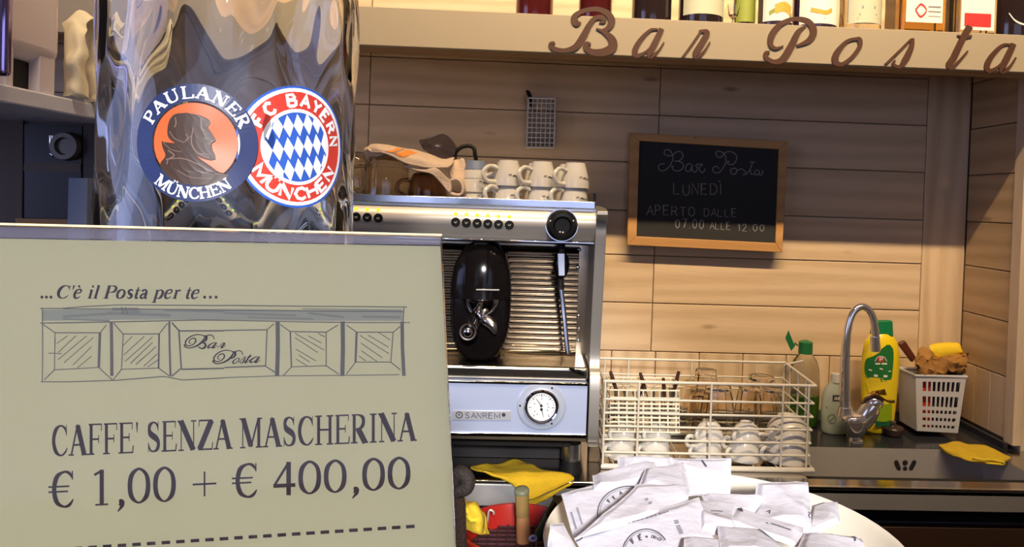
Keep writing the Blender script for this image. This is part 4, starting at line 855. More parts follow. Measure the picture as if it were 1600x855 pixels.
for i, (a, b, lab, spoon) in enumerate((((142, 128), (180, 250), 'knife with a dark brown handle leaning left, leftmost in the cutlery holder', 0), ((338, 138), (372, 250), 'dark handled spoon leaning left in the middle of the cutlery holder', 1), ((490, 172), (498, 300), 'short black handled spoon standing upright in the cutlery holder', 1), ((592, 128), (560, 260), 'dark brown handled knife leaning right, rightmost in the cutlery holder', 0), ((365, 200), (330, 290), 'dark handled fork crossing behind the grid of the cutlery holder', 0))):
    Yc = YC+.02+.007*i; p0, p1 = f4(*a, Yc), f4(*b, Yc); d = (p1-p0).normalized(); e = p0+d*((p0.z-q[3].z-.006)/max(.2, -d.z)); e.z = max(e.z, q[3].z+.004)
    t = thing('cutlery', e, lab, 'cutlery', 'cutlery in the holder')
    MB().tube([p0, p0+(p1-p0)*.5, p1], [.0035, .0048, .0035], 10).build('handle', BRH, t)
    mm = MB()
    if spoon: mm.tube([p1, p1+(e-p1)*.6], .0018, 8); mm.ball(p1+(e-p1)*.8, .012, 14, (1, .3, 1.4))
    else: mm.slab([p1+Vector((-.004, 0, 0)), p1+Vector((.004, 0, 0)), e+Vector((.004, 0, 0)), e+Vector((-.003, 0, .004))], (0, .0014, 0))
    mm.build('blade' if not spoon else 'bowl', CUT, t)
for i in range(7):
    x = 180+i*60; p0 = f4(x, 235+12*(i % 3), YC+.045); p1 = f4(x+rnd.uniform(-25, 25), 500, YC+.045)
    tag(MB().tube([p0, p0+(p1-p0)*.25, p1], [.006, .0022, .002], 8).build('teaspoon', CUT, origin=p1), 'steel teaspoon in the cutlery holder, ' + ['at its left wall', 'second from its left wall', 'between the two left handles', 'in its middle', 'right of its middle', 'second from its right wall', 'at its right wall'][i], 'spoon', 'steel teaspoons in the cutlery holder')

# upturned cups at the bottom of the rack
def rackcup(px, py, w_, h_, Y, label, hx=-1, lift=0, rot=0):
    r = w_/2*Y/FPX; h = h_*Y/FPX; c = at(px, py, Y); z = CZ+.0115+lift
    t = thing('cup', (c.x, Y, z), label, 'cup', 'white cups upturned in the dish rack'); o = WL[t.name]
    MB().lathe([(r, 0), (r*1.0, .003), (r*.97, h*.25), (r*.88, h*.55), (r*.68, h*.82), (r*.5, h*.92), (r*.46, h), (r*.38, h), (r*.36, h*.94), (0, h*.93)], o, 32).build('body', CUPW, t, smooth=50)
    MB().tube([o+Vector((hx*r*.85, 0, h*.6)), o+Vector((hx*r*1.25, 0, h*.68)), o+Vector((hx*r*1.45, 0, h*.45)), o+Vector((hx*r*1.3, 0, h*.2)), o+Vector((hx*r*.96, 0, h*.15))], .0045, 10, sm=5).build('handle', CUPW, t)
    t.rotation_euler.z = rot; return t
cups_ = [(970, 46, 30, YR0+.05, 'left'), (1023, 48, 30, YR0+.05, 'second'), (1104, 50, 31, YR0+.055, 'middle'), (1162, 52, 31, YR0+.05, 'fourth'), (1227, 76, 37, YR0+.055, 'right')]
ty = {'left': 'leftmost, under the cutlery holder', 'second': 'under the right half of the cutlery holder', 'middle': 'under the clear tumblers', 'fourth': 'second from the right end', 'right': 'wide one at the right end'}
for px, w_, h_, Y, k in cups_:
    hh = h_*Y/FPX
    rackcup(px, 735, w_, h_, Y, 'bottom cup in the dish rack, %s' % ty[k], rot=.5)
    rackcup(px-2, 735, w_, h_, Y+.001, 'middle cup nested in the dish rack, %s' % ty[k], lift=hh*.45, rot=.3)
    rackcup(px+2, 735, w_*.92, h_*.95, Y+.003, 'top cup nested in the dish rack, %s' % ty[k], lift=hh*.9, rot=.7)
# tumblers
def tumbler(px, y0, y1, w_, Y, label, facets=0):
    c = at(px, y1, Y); h = at(px, y0, Y).z-c.z; r = w_/2*Y/FPX; o = c
    t = thing('tumbler', o, label, 'glass', 'clear tumblers upturned in the dish rack')
    MB().lathe([(r, 0), (r*.97, h*.4), (r*.86, h*.75), (r*.72, h), (0, h), (0, h-.008), (r*.64, h-.009), (r*.78, h*.7), (r*.9, h*.35), (r*.93, 0), (r, 0)], o, 10 if facets else 32).build('bowl', TUMB, t, smooth=20 if facets else 50)
    return t
tumbler(1101, 578, 640, 46, YR0+.17, 'clear faceted tumbler highest at the back of the dish rack, left of the others', 1)
tumbler(1120, 602, 667, 56, YR0+.09, 'clear ribbed tumbler in the centre of the dish rack', 1)
tumbler(1092, 612, 668, 40, YR0+.14, 'clear tumbler half hidden left of the central tumbler')
tumbler(1168, 603, 672, 46, YR0+.13, 'clear tumbler right of the central tumbler', 1)
tumbler(1205, 605, 672, 46, YR0+.12, 'clear tumbler near the right side of the dish rack')
tumbler(1188, 588, 640, 54, YR0+.18, 'wide clear glass at the back right of the dish rack')
tumbler(1076, 596, 668, 24, YR0+.10, 'slim clear glass beside the cutlery holder')

# ================================================================ things around the sink
# washing-up liquid with flipped green cap
GREEN = mat('green_cap_plastic', (.015, .13, .04), .35); LIQ = glassm('green_liquid', (.20, .62, .12))
Yd = 1.88; c = at(1253, 690, Yd); o = Vector((c.x, Yd, CZ))
t = thing('dish_soap_bottle', o, 'clear squeeze bottle of green dish soap with an open green flip cap', 'bottle')
s_ = Yd/FPX
HB = at(1253, 551, Yd).z-CZ
MB().lathe([(0, .001), (.036, .001), (.040, .006), (.041, HB*.3), (.0405, HB*.6), (.038, HB*.78), (.030, HB*.9), (.018, HB*.98), (.016, HB)], o, 32, 1, .6).build('body', glassm('clear_pet', (.86, .86, .82), .12, 1.2), t, smooth=60)
MB().lathe([(0, .003), (.038, .003), (.039, .01), (.0395, HB*.33), (.0395, HB*.42), (0, HB*.42)], o, 32, .98, .58).build('liquid', mat('soap_liquid', (.08, .22, .02), .25), t)
MB().lathe([(.018, 0), (.018, .030), (.012, .033), (.006, .035), (0, .035)], o+Vector((0, 0, HB-.002)), 20).build('cap', GREEN, t)
MB().hexa([at(1236, 549, Yd-.006), at(1242, 541, Yd-.006), at(1242, 541, Yd+.006), at(1236, 549, Yd+.006), at(1227, 528, Yd-.006), at(1232, 516, Yd-.006), at(1232, 516, Yd+.006), at(1227, 528, Yd+.006)]).tube([at(1238, 544, Yd), at(1243, 536, Yd), at(1246, 540, Yd)], .003, 8).build('flip_lid', GREEN, t, bevel=.002)
# hand soap bottle
Yd = 1.83; c = at(1303, 680, Yd); o = Vector((c.x, Yd, CZ)); HB = at(1300, 584, Yd).z-CZ
SOAP = mat('milky_green_plastic', (.50, .56, .46), .3, trans=.25, sss=.2)
t = thing('hand_soap_bottle', o, 'squat milky green soap bottle with rounded shoulders behind the tap', 'bottle')
MB().lathe([(0, .001), (.030, .001), (.034, .008), (.036, HB*.35), (.034, HB*.62), (.026, HB*.78), (.014, HB*.86), (.0125, HB*.9)], o, 30, 1, .6).build('body', SOAP, t, smooth=60)
MB().lathe([(.0135, HB*.86), (.0135, HB), (0, HB)], o, 20).build('cap', mat('white_cap', (.6, .6, .52), .4), t)
S = lambda a, b, h: Vector((at(a, b, Yd).x, Yd-.6*math.sqrt(max(0, .0355**2-(at(a, b, Yd).x-o.x)**2))-.0012-h, at(a, b, Yd).z))
ink = Ink(S, .0003); ink.stroke([(1296, 619), (1313, 619)], 9.5, smooth=False, n=6); ink.build('label_plate', INKB, t)
ink = Ink(S, .0009); sans_text(ink, 'AMEN', (1298, 621.5), (1311, 621.5), 5, .9); ink.build('label_lettering', LW, t)
ink = Ink(S, .0003); ink.stroke([(1287, 634.5), (1314, 635.5)], 2.4, smooth=False); ink.stroke([(1295+5.5*math.cos(i*math.pi/8), 651+6.5*math.sin(i*math.pi/8)) for i in range(16)], 1.1, closed=True); ink.stroke([(1292, 654), (1298, 648)], 1.6, smooth=False)
ink.build('label_mark', mat('dull_green_print', (.16, .24, .17), .5), t)
# yellow cleaner bottle
Yd = 1.845; c = at(1371, 680, Yd); o = Vector((c.x, Yd, CZ)); HB = at(1371, 519, Yd).z-CZ; YEL = mat('yellow_plastic', (.80, .60, .01), .3, coat=.2)
t = thing('cleaner_bottle', o, 'tall yellow cleaner bottle with a green label and green cap behind the tap', 'bottle')
R0 = .049
MB().lathe([(0, .001), (R0*.72, .001), (R0*.80, .006), (R0*.84, HB*.1), (R0*.93, HB*.35), (R0*1.0, HB*.62), (R0*.98, HB*.78), (R0*.86, HB*.9), (R0*.55, HB*.985), (R0*.4, HB)], o, 36, 1, .55).build('body', YEL, t, smooth=60)
cpt = at(1371, 500, Yd).z-CZ
MB().hexa([o+Vector((a, b, z)) for z, q, w_ in ((HB-.01, 1, .026), (cpt, .72, .024)) for a, b in ((-w_, -.014*q), (w_, -.014*q), (w_, .014*q), (-w_, .014*q))]).build('cap', mat('green_cap_gloss', (.01, .17, .06), .3), t, bevel=.004, seg=3)
def Sy(a, b, h):
    p = at(a, b, Yd-.02); kx = max(0, 1-((p.x-o.x)/(R0*1.0))**2); return Vector((p.x, Yd-.55*R0*math.sqrt(kx)-.002-h, p.z))
fb = lambda x, y: (1320+x/4.28, 490+y/4.28)
def blob(ink, pts, rows=10):
    P = cr([Vector((*fb(*p), 0)) for p in pts], 5, True)
    ys = [p.y for p in P]; y0, y1 = min(ys), max(ys); prev = None
    for i in range(rows+1):
        y = y0+(y1-y0)*(.01+.98*i/rows); xs_ = []
        for a, b in zip(P, P[1:]+P[:1]):
            if (a.y-y)*(b.y-y) <= 0 and a.y != b.y: xs_.append(a.x+(b.x-a.x)*(y-a.y)/(b.y-a.y))
        cur = (min(xs_), max(xs_), y)
        if prev:
            for s in range(6):
                u0, u1 = s/6, (s+1)/6; k0 = len(ink.m.v); g = lambda c, u: ink.S(c[0]+(c[1]-c[0])*u, c[2], ink.h)
                ink.m.v += [g(prev, u0), g(prev, u1), g(cur, u1), g(cur, u0)]; ink.m.f.append((k0, k0+1, k0+2, k0+3))
        prev = cur
ink = Ink(Sy, .0002); blob(ink, [(145, 330), (165, 290), (215, 270), (240, 225), (280, 203), (312, 225), (318, 290), (310, 380), (298, 440), (225, 455), (150, 430)]); ink.build('green_label', mat('label_green', (.02, .16, .035), .35), t)
ink = Ink(Sy, .0003); blob(ink, [(150, 435), (220, 425), (300, 440), (300, 520), (296, 590), (240, 600), (180, 575), (155, 500)]); ink.build('yellow_label', mat('label_yellow', (.72, .55, .02), .35), t)
ink = Ink(Sy, .0002); blob(ink, [(215, 600), (300, 590), (305, 660), (298, 712), (200, 712), (190, 640)]); ink.build('lime_label', mat('label_lime', (.22, .34, .01), .35), t)
ink = Ink(Sy, .0006); ink.stroke([fb(195, 728), fb(296, 726)], 6.5, smooth=False); ink.stroke([fb(195, 745), fb(290, 742)], 2, smooth=False); ink.build('label_band', mat('label_dark_green', (.01, .11, .05), .35), t)
ink = Ink(Sy, .0008); ink.stroke([fb(212, 300), fb(250, 300)], 8.5, smooth=False); ink.build('emblem_red', mat('emblem_red', (.55, .04, .03), .4), t)
ink = Ink(Sy, .0012); ink.stroke([fb(224, 312), fb(226, 288), fb(240, 290), (fb(238, 302)), fb(228, 303)], 1.1, smooth=False)
ink.stroke([fb(195, 318), fb(207, 292), fb(232, 280), fb(256, 292), fb(268, 315)], .9); ink.stroke([fb(196, 333), fb(270, 330)], 2.4, smooth=False)
ink.stroke([fb(188, 412), fb(272, 414)], 3.4, smooth=False); ink.stroke([fb(160, 375), fb(178, 380)], 2, smooth=False); ink.stroke([fb(222, 362), fb(242, 368)], 2, smooth=False); ink.stroke([fb(280, 382), fb(296, 380)], 1.5, smooth=False)
ink.build('label_lettering', LW, t)
# tap
TC = mat('tap_chrome', (.80, .77, .78), .10, .88)
YT = YS+.055; tpb = atz(1337, 691, CZ); YT = min(tpb.y, YS+.06); tp = thing('tap', at(1337, 692, YT), 'chrome kitchen tap with a tall swan neck and side lever', 'tap')
X = lambda x, y, dy=0: at(x, y, YT+dy)
b0_ = Vector((X(1337, 690).x, YT, CZ))
MB().rings([(b0_+Vector((0, 0, 0)), .018), (b0_+Vector((0, 0, .006)), .0175), (b0_+Vector((0, 0, .010)), .012), (b0_+Vector((0, 0, .02)), .012)], 28).build('base_ring', TC, tp)
m = MB(); m.rings([(X(1337, 686), .013), (X(1338, 681), .021), (X(1338, 670), .035), (X(1337, 657), .042), (X(1336, 650), .043), (X(1336, 645.5), .038)], 32, True, .72); m.build('body', TC, tp, smooth=60)
m = MB(); m.rings([(X(1346, 662, -.003), .022), (X(1354, 650, -.006), .024), (X(1361, 638, -.009), .022), (X(1364, 632, -.010), .0195)], 28); m.build('lever_socket', TC, tp, smooth=60)
m = MB(); m.rings([(X(1364.5, 631, -.010), .021), (X(1368, 625, -.011), .021), (X(1370, 621, -.012), .017), (X(1371, 619, -.012), .008)], 28); m.build('lever_hub', TC, tp, smooth=60)
rows = [[X(1345, 631, .0), X(1352, 622, -.02), X(1362, 618, -.02)], [X(1362, 622, .0), X(1368, 618, -.03), X(1376, 620, -.03)], [X(1380, 625, 0), X(1384, 626, -.03), X(1388, 628, -.02)], [X(1398, 626, -.005), X(1398, 627.5, -.02), X(1397, 629, -.01)]]
MB().grid(patch(rows), 14, 14).build('lever', mat('chrome_brown_reflection', (.42, .25, .13), .14, 1), tp, solid=.004, smooth=80)  # brown reflection on the chrome lever and its end put into their colour
rows = [[X(1363, 612, 0), X(1370, 611, -.01), X(1382, 608, -.01)], [X(1356, 618, 0), X(1370, 617, -.02), X(1385, 618, -.01)]]
MB().grid(patch(rows), 10, 6).build('lever_end', mat('lever_end_brown_reflection', (.45, .25, .06), .2, 1), tp, solid=.003, smooth=80)
MB().rings([(X(1321, 650), .020), (X(1320.5, 643), .0175), (X(1320.5, 636), .016)], 26).build('neck_collar', TC, tp)
MB().tube([X(1320.5, 640), X(1320, 600), X(1320.5, 560), X(1324, 520), X(1329, 497), X(1337, 484), X(1347, 479.5), X(1357, 484), X(1364, 497), X(1367.5, 520), X(1368, 535)], [.0135, .0125, .011, .0095, .0088, .0088, .0088, .0088, .009, .0095, .0095], 20, sm=5).build('swan_neck', TC, tp, smooth=60)
MB().rings([(X(1367, 526), .0115), (X(1367.5, 538), .012), (X(1368, 549), .0115)], 24).build('aerator', TC, tp)
# plug
o = atz(1394, 680, CZ); t = thing('sink_plug', o, 'dark round sink plug with a small knob lying by the tap', 'plug')
MB().lathe([(0, 0), (.020, 0), (.024, .003), (.0265, .012), (.027, .019), (.025, .022), (0, .023)], o, 28).build('disc', mat('plug_dark', (.05, .03, .025), .35), t)
MB().lathe([(.006, .022), (.005, .027), (.008, .031), (.008, .036), (0, .037)], o, 16).build('knob', mat('plug_knob', (.25, .2, .18), .25, .8), t)
# grey perforated sponge basket
Yb = 1.80; f5_ = lambda x, y, Y=Yb: at(1200+x/2.85, 460+y/2.85, Y)
GRY = mat('light_grey_plastic', (.50, .49, .49), .45)
t = thing('sponge_basket', f5_(760, 618), 'light grey perforated plastic basket holding sponges on the worktop corner', 'basket'); D_ = .085
TL, TR, BR, BL = (657, 358), (884, 362), (852, 622), (668, 612)
def pos(u, v, d=0):
    x0, y0 = TL[0]+(BL[0]-TL[0])*v, TL[1]+(BL[1]-TL[1])*v; x1, y1 = TR[0]+(BR[0]-TR[0])*v, TR[1]+(BR[1]-TR[1])*v
    p = f5_(x0+(x1-x0)*u, y0+(y1-y0)*u); return p+Vector((0, d+.006*v, 0))
# front wall: rails and bars between the slots
ub = [.0, .13]+[.13+.77*k/8 for k in range(1, 8)]+[.90, 1.0]
rowsv = [(.0, .12), (.29, .38), (.56, .62), (.68, .75), (.81, .88), (.93, 1.0)]
m = MB()
for v0, v1 in rowsv: m.slab([pos(0, v0), pos(1, v0), pos(1, v1), pos(0, v1)][::-1], (0, .0022, 0))
bars = [(0, .14)]+[(.14+.76*k/8-.018, .14+.76*k/8+.018) for k in range(1, 8)]+[(.90, 1)]
for a, b in bars:
    for (p_, v0), (v1, q_) in zip(rowsv[:-1], rowsv[1:]): m.slab([pos(a, v0), pos(b, v0), pos(b, v1), pos(a, v1)][::-1], (0, .0022, 0))
m.build('front_wall', GRY, t, smooth=0)
m = MB()
for u in (0, 1): m.slab([pos(u, 0), pos(u, 0, D_), pos(u, 1, D_), pos(u, 1)], (.002*(1-2*u), 0, 0))
m.slab([pos(0, 0, D_), pos(1, 0, D_), pos(1, 1, D_), pos(0, 1, D_)], (0, .002, 0)); m.build('side_wall', GRY, t, smooth=0)
MB().slab([pos(0, .98), pos(1, .98), pos(1, .98, D_), pos(0, .98, D_)], (0, 0, .002)).build('floor_panel', GRY, t)
m = MB(); m.tube([pos(-.01, .02), pos(1.01, .02), pos(1.01, .02, D_), pos(-.01, .02, D_)], .0035, 8, closed=True); m.build('rim', GRY, t)
def inside(u0, u1, v0, v1, d0, d1, name, m_, label, cat, bev=.004):
    o_ = pos((u0+u1)/2, v1, (d0+d1)/2)
    return tag(MB().hexa([pos(u0, v1, d0), pos(u1, v1, d0), pos(u1, v1, d1), pos(u0, v1, d1), pos(u0, v0, d0), pos(u1, v0, d0), pos(u1, v0, d1), pos(u0, v0, d1)]).build(name, m_, origin=o_, bevel=bev, seg=2), label, cat)
inside(.13, .40, .07, .95, .012, .03, 'sponge', mat('red_sponge', (.75, .06, .02), .8, bump=.4, bscale=200), 'bright red sponge seen through the slots of the grey basket', 'sponge')
inside(.44, .93, .05, .95, .012, .06, 'scouring_pad', mat('dark_pad', (.03, .02, .03), .9), 'dark scouring pad seen through the slots of the grey basket', 'sponge')
SPY = mat('yellow_sponge', (.80, .55, .02), .85, bump=.5, bscale=120); SPB = mat('brown_sponge_cloth', (.34, .16, .035), .85, bump=.6, bscale=70, var=.3, vscale=30)
def blobthing(name, pxs, Y0, dep, m_, label, cat, amp=.004, seed=0):
    top = [f5_(x, y, Y0+dep) for x, y in pxs[0]]; mid = [f5_(x, y, Y0) for x, y in pxs[0]]; low = [f5_(x, y, Y0-.002) for x, y in pxs[1]]; lb = [f5_(x, y, Y0+dep) for x, y in pxs[1]]
    m = MB(); m.grid(patch([lb, top, mid, low, lb], amp=amp, fr=60, seed=seed), 16, 24); return tag(m.build(name, m_, origin=low[0], smooth=50), label, cat)
blobthing('sponge', ([(720, 232), (760, 225), (810, 222), (850, 226), (868, 258)], [(735, 282), (765, 288), (800, 282), (840, 272), (872, 262)]), Yb+.03, .05, SPY, 'yellow sponge on top of the grey basket', 'sponge', .002)
blobthing('sponge_cloth', ([(655, 290), (700, 262), (760, 290), (830, 278), (892, 272)], [(670, 352), (720, 362), (770, 360), (830, 350), (884, 340)]), Yb+.006, .05, SPB, 'worn brown sponge cloth spilling over the rim of the grey basket', 'sponge', .016, 3)
tag(MB().slab([f5_(582, 222, Yb+.06), f5_(612, 206, Yb+.06), f5_(662, 282, Yb+.06), f5_(644, 305, Yb+.06)][::-1], (0, .014, 0)).build('brush_handle', mat('reddish_wood_handle', (.10, .025, .012), .35), origin=f5_(650, 300, Yb+.06), bevel=.003), 'dark reddish brush handle leaning out of the grey basket to the left', 'brush')
# yellow cloth on the right end
f6 = lambda x, y, dz=.004: atz(1480+x/4.75, 600+y/4.75, CZ+dz)
YCL = mat('yellow_microfibre', (.60, .40, .02), .95, bump=.5, bscale=200, var=.12, vscale=25)
t = thing('cleaning_cloth', f6(200, 500, 0), 'yellow cleaning cloth folded flat on the sink corner at the right wall', 'cloth')
rows = [[f6(-60, 452, .006), f6(0, 445, .012), f6(80, 428, .018), f6(160, 455, .014), f6(280, 458, .016), f6(380, 505, .012), f6(470, 545, .008)], [f6(-55, 462, .006), f6(-10, 485, .010), f6(90, 505, .014), f6(200, 510, .014), f6(300, 520, .014), f6(400, 545, .012), f6(465, 562, .006)],
        [f6(-50, 470, .004), f6(10, 520, .004), f6(100, 555, .004), f6(200, 580, .005), f6(290, 590, .005), f6(380, 585, .005), f6(440, 575, .004)]]
MB().grid(patch(rows, amp=.003, fr=40), 34, 16).build('layer', YCL, t, solid=.003, smooth=80)
MB().tube([f6(180, 545, .012), f6(178, 570, .005), f6(215, 578, .004), f6(300, 588, .005), f6(415, 598, .004), f6(410, 580, .010), f6(330, 562, .013), f6(260, 562, .014), f6(190, 548, .013)], .0022, 8, sm=5).build('hem', mat('bright_yellow_hem', (.85, .65, .03), .9), t)
# ================================================================ front bar
BZ = H-.33
fb_ = thing('bar', (0, .1, 0), 'dark wooden bar in the foreground carrying the sign, glass and bowl', 'bar')
MB().box(-1.6, 1.9, -.45, .66, BZ-.04, BZ).build('top', mat('bar_top_wood', (.16, .09, .05), .3, var=.3, vscale=5, coat=.3), fb_, bevel=.004)
MB().box(-1.6, 1.9, -.2, .6, 0, BZ-.041).build('front_panel', mat('bar_front_panel', (.12, .07, .04), .5), fb_)
sv = thing('service_shelf', (0, .8, H-.46), 'dark service shelf on the staff side of the bar, carrying the red basket', 'shelf')
MB().box(-1.2, 1.2, .661, .93, H-.48, H-.46).build('board', BLKM, sv, bevel=.002)
MB().box(-1.2, 1.2, .661, .93, .0, H-.4805).build('panel', BLKM, sv)

# ---------------------------------------------------------------- the sign
dh = Vector((4857, 148, 1140)).normalized(); DH = (Rt*dh.x-Up*dh.y+Fd*dh.z).normalized()
upn = (Vector((0, 0, 1))-DH*DH.z).normalized(); nrm = upn.cross(DH).normalized()    # points away
if nrm.dot(Fd) > 0: nrm = -nrm                                                       # face normal, towards the viewer
tl = R_(7); UPS = (upn*math.cos(tl)-nrm*math.sin(tl)).normalized(); NS = (nrm*math.cos(tl)+upn*math.sin(tl)).normalized()
TR0 = at(690, 371, .375)
def sp(x, y, h=0):
    d = ray(x, y); o = Vector((0, 0, H)); k = (TR0-o).dot(NS)/d.dot(NS); return o+d*k+NS*h
sg = thing('sign_holder', (-.06, .36, BZ), 'clear acrylic table sign holding a pale green printed price notice', 'sign')
def down(p):   # extend along the sheet to the bar top
    return p
bl_, br_ = sp(-62, 1340), sp(737, 1340)
k = (bl_.z-BZ-.004); BLs = bl_-UPS*(k/UPS.z); k = (br_.z-BZ-.004); BRs = br_-UPS*(k/UPS.z)
TLs, TRs = sp(-62, 350.5), sp(690, 369)
MB().slab([TLs, TRs, BRs, BLs], NS*.0022).build('front_pane', ACRYL, sg, smooth=0, bevel=.0004)
MB().slab([TLs+NS*-.0035, TRs+NS*-.0035, BRs+NS*-.0035, BLs+NS*-.0035], NS*.0018).build('back_pane', ACRYL, sg, smooth=0)
EDGE = mat('acrylic_edge_glint', (.85, .66, .34), .25)  # light caught by the acrylic rim, put into an opaque cream colour
MB().slab([TLs+Vector((0, 0, .0009)), TRs+Vector((0, 0, .0009)), TRs, TLs], NS*.0022).build('edge_glint', EDGE, sg)
bk = Vector((0, .09, 0)); MB().slab([BLs, BRs, BRs+bk, BLs+bk], (0, 0, -.0035)).build('foot', ACRYL, sg)
PB = .0008
p_ = [sp(-60, 371.5, -PB), sp(688.5, 384.5, -PB), sp(712.5+.05*485, 1330, -PB), sp(-60, 1330, -PB)]
pp = MB().slab(p_, NS*.0003).build('paper', PAPERY, sg, smooth=0)
MB().slab([sp(-60, 352, -.0009), sp(689, 370, -.0009), sp(688.5, 383, -.0009), sp(-60, 370, -.0009)], NS*-.0002).build('edge_tint_strip', mat('tinted_film', (.55, .5, .6), .2, alpha=.35), sg, smooth=0)  # translucent bluish tint across the clear band above the paper
INK = mat('brown_black_ink', (.045, .028, .035), .5); PEN = mat('pencil_grey', (.17, .16, .15), .7); SHD = mat('pencil_shading', (.30, .31, .27), .8); SHL = mat('light_pencil_shading', (.40, .41, .33), .8)
SS = lambda a, b, h: sp(a, b, -PB+.0003+h*.5)
def ser(txt, p0, p1, h0, h1, **k):
    ink = Ink(SS, .0001); serif_text(ink, txt, p0, p1, h0, h1, **k); ink.build('lettering', INK, pp)
ser("CAFFE' SENZA MASCHERINA", (78, 714.5), (651, 689.5), 49, 45, dx=(.0, -1), bold=1.08)
ser("€ 1,00 + € 400,00", (74, 795.5), (644, 764.5), 57, 50, dx=(0, -1), bold=1.05)
ser("C'è il Posta per te", (84, 466.5), (310, 467), 20.5, 20, shear=.3, bold=1.35, dx=(0, -1))
ink = Ink(SS, .0001)
for x in (63, 70, 77, 318, 327, 336): ink.disc((x+1, 464.5), 2.4, 10)
for i in range(24):
    x = 648-i*22.2*(1+i*.0009); y = 823.6+(648-x)*.0655; wv = 13.5
    ink.stroke([(x-wv, y+wv*.065), (x, y)], 5.2, smooth=False)
ink.build('dotted_line', INK, pp)
# the pencil drawing of the shop front
L5 = lambda x, y: (50+x/5.333, 465+y/5.333); L6 = lambda x, y: (350+x/5.333, 465+y/5.333)
ink = Ink(SS, .0003); ks = Ink(SS, .0001); kl = Ink(SS, .00005)
def ln(f, pts, w=1.3, sm=False): ink.stroke([f(*p) for p in pts], w, smooth=sm)
kl.stroke([L5(80, 150), L5(800, 140), L6(0, 140), L6(700, 150), L6(1490, 150)], 17, smooth=False)
for f, a, b, w_ in ((L5, (250, 160), (900, 120), 3.5), (L5, (620, 130), (1150, 150), 4.5), (L5, (250, 180), (640, 195), 2.5), (L5, (1100, 110), (1600, 120), 2.5), (L6, (0, 130), (600, 150), 3), (L6, (200, 165), (740, 180), 2.5), (L6, (700, 130), (1000, 165), 3.2), (L6, (1150, 160), (1470, 165), 3.5), (L6, (650, 95), (1480, 105), 1.5), (L5, (660, 100), (880, 100), 5)): ks.stroke([f(*a), f(*b)], w_, smooth=False)
ln(L5, [(60, 92), (240, 92), (400, 78), (700, 62), (1600, 68)], 1.5); ln(L6, [(0, 66), (600, 72), (1525, 80)], 1.5); ln(L5, [(250, 95), (750, 95), (1200, 100), (1600, 108)], 1.3); ln(L6, [(0, 108), (1495, 118)], 1.3)
ln(L5, [(60, 215), (640, 205), (900, 200), (1400, 188), (1600, 190)], 1.6); ln(L6, [(0, 190), (700, 205), (1150, 210), (1550, 210)], 1.4)
ln(L5, [(78, 85), (82, 400), (78, 705)], 1.4); ln(L6, [(1500, 80), (1492, 210)], 1.5)
ln(L5, [(65, 705), (300, 705), (700, 692), (1100, 660), (1250, 690), (1600, 672)], 1.4); ln(L6, [(0, 670), (440, 655), (900, 652), (1460, 645)], 1.2)
for f, x0, x1, w_ in ((L5, 655, 660, 5), (L5, 1140, 1150, 3), (L6, 445, 440, 6.5), (L6, 988, 985, 6.5), (L6, 1485, 1500, 5.5)): ink.stroke([f(x0, 200), f(x0+2, 420), f(x1, 655)], w_, smooth=False)
def panel(f, o_, i_, wl=1.5, wr=1.5):
    (a, b, c, d) = i_
    ln(f, [a, b], 1.5); ln(f, [b, c], wr); ln(f, [d, c], 1.3); ln(f, [a, d], wl)
    for p, q in zip(o_, i_): ln(f, [p, q], 1.5)
panel(L5, [(85, 225), (615, 230), (665, 690), (95, 690)], [(185, 295), (560, 295), (550, 585), (180, 605)], 1.3, 4)
panel(L5, [(675, 215), (1125, 215), (1145, 660), (670, 690)], [(755, 305), (1055, 305), (1050, 590), (740, 600)], 1.4, 2.6)
ln(L5, [(1160, 210), (1220, 275), (1240, 590), (1160, 660)], 2.2); ln(L5, [(1220, 280), (1600, 278)], 2.2); ln(L5, [(1240, 600), (1600, 592)], 2.2)
ln(L6, [(0, 275), (355, 270), (415, 220)], 1.6); ln(L6, [(357, 270), (350, 420), (345, 575), (430, 630)], 1.7); ln(L6, [(0, 585), (345, 572)], 2)
panel(L6, [(465, 225), (950, 230), (955, 640), (490, 655)], [(550, 285), (850, 290), (850, 570), (560, 580)], 2.2, 1.4)
panel(L6, [(1020, 230), (1470, 240), (1470, 605), (1020, 640)], [(1105, 290), (1410, 290), (1390, 540), (1095, 540)], 3.4, 1.5)
for f, segs in ((L5, [((200, 385), (290, 320)), ((210, 460), (360, 320)), ((210, 520), (450, 320)), ((260, 545), (505, 335)), ((335, 565), (490, 410)), ((370, 590), (490, 490)), ((755, 400), (830, 325)), ((760, 480), (930, 325)), ((770, 535), (1000, 330)), ((815, 550), (1000, 375)), ((860, 560), (1030, 410)), ((925, 575), (1040, 470)), ((960, 580), (1045, 520)), ((130, 465), (240, 470))]),
                (L6, [((590, 300), (835, 440)), ((590, 335), (780, 460)), ((700, 320), (810, 380)), ((785, 300), (840, 330)), ((595, 430), (765, 530)), ((620, 480), (715, 540)), ((600, 515), (690, 570)), ((1130, 315), (1375, 470)), ((1200, 315), (1370, 415)), ((1285, 290), (1385, 355)), ((1140, 380), (1320, 505)), ((1145, 445), (1275, 535)), ((1125, 490), (1180, 530))])):
    for a, b in segs: ln(f, [a, b], 1.2)
ln(L5, [(740, 75), (755, 140), (775, 80), (790, 140)], 1.2)
ks.build('drawing_shading', SHD, pp); kl.build('drawing_light_shading', SHL, pp); ink.build('drawing_lines', PEN, pp)
LS = lambda x, y: (270+x/8.55, 500+y/8.55)
ink = Ink(SS, .0004, n=5)
def scr(pts, w): ink.stroke([LS(*p) for p in pts], [q/8.55 for q in w] if isinstance(w, list) else w/8.55)
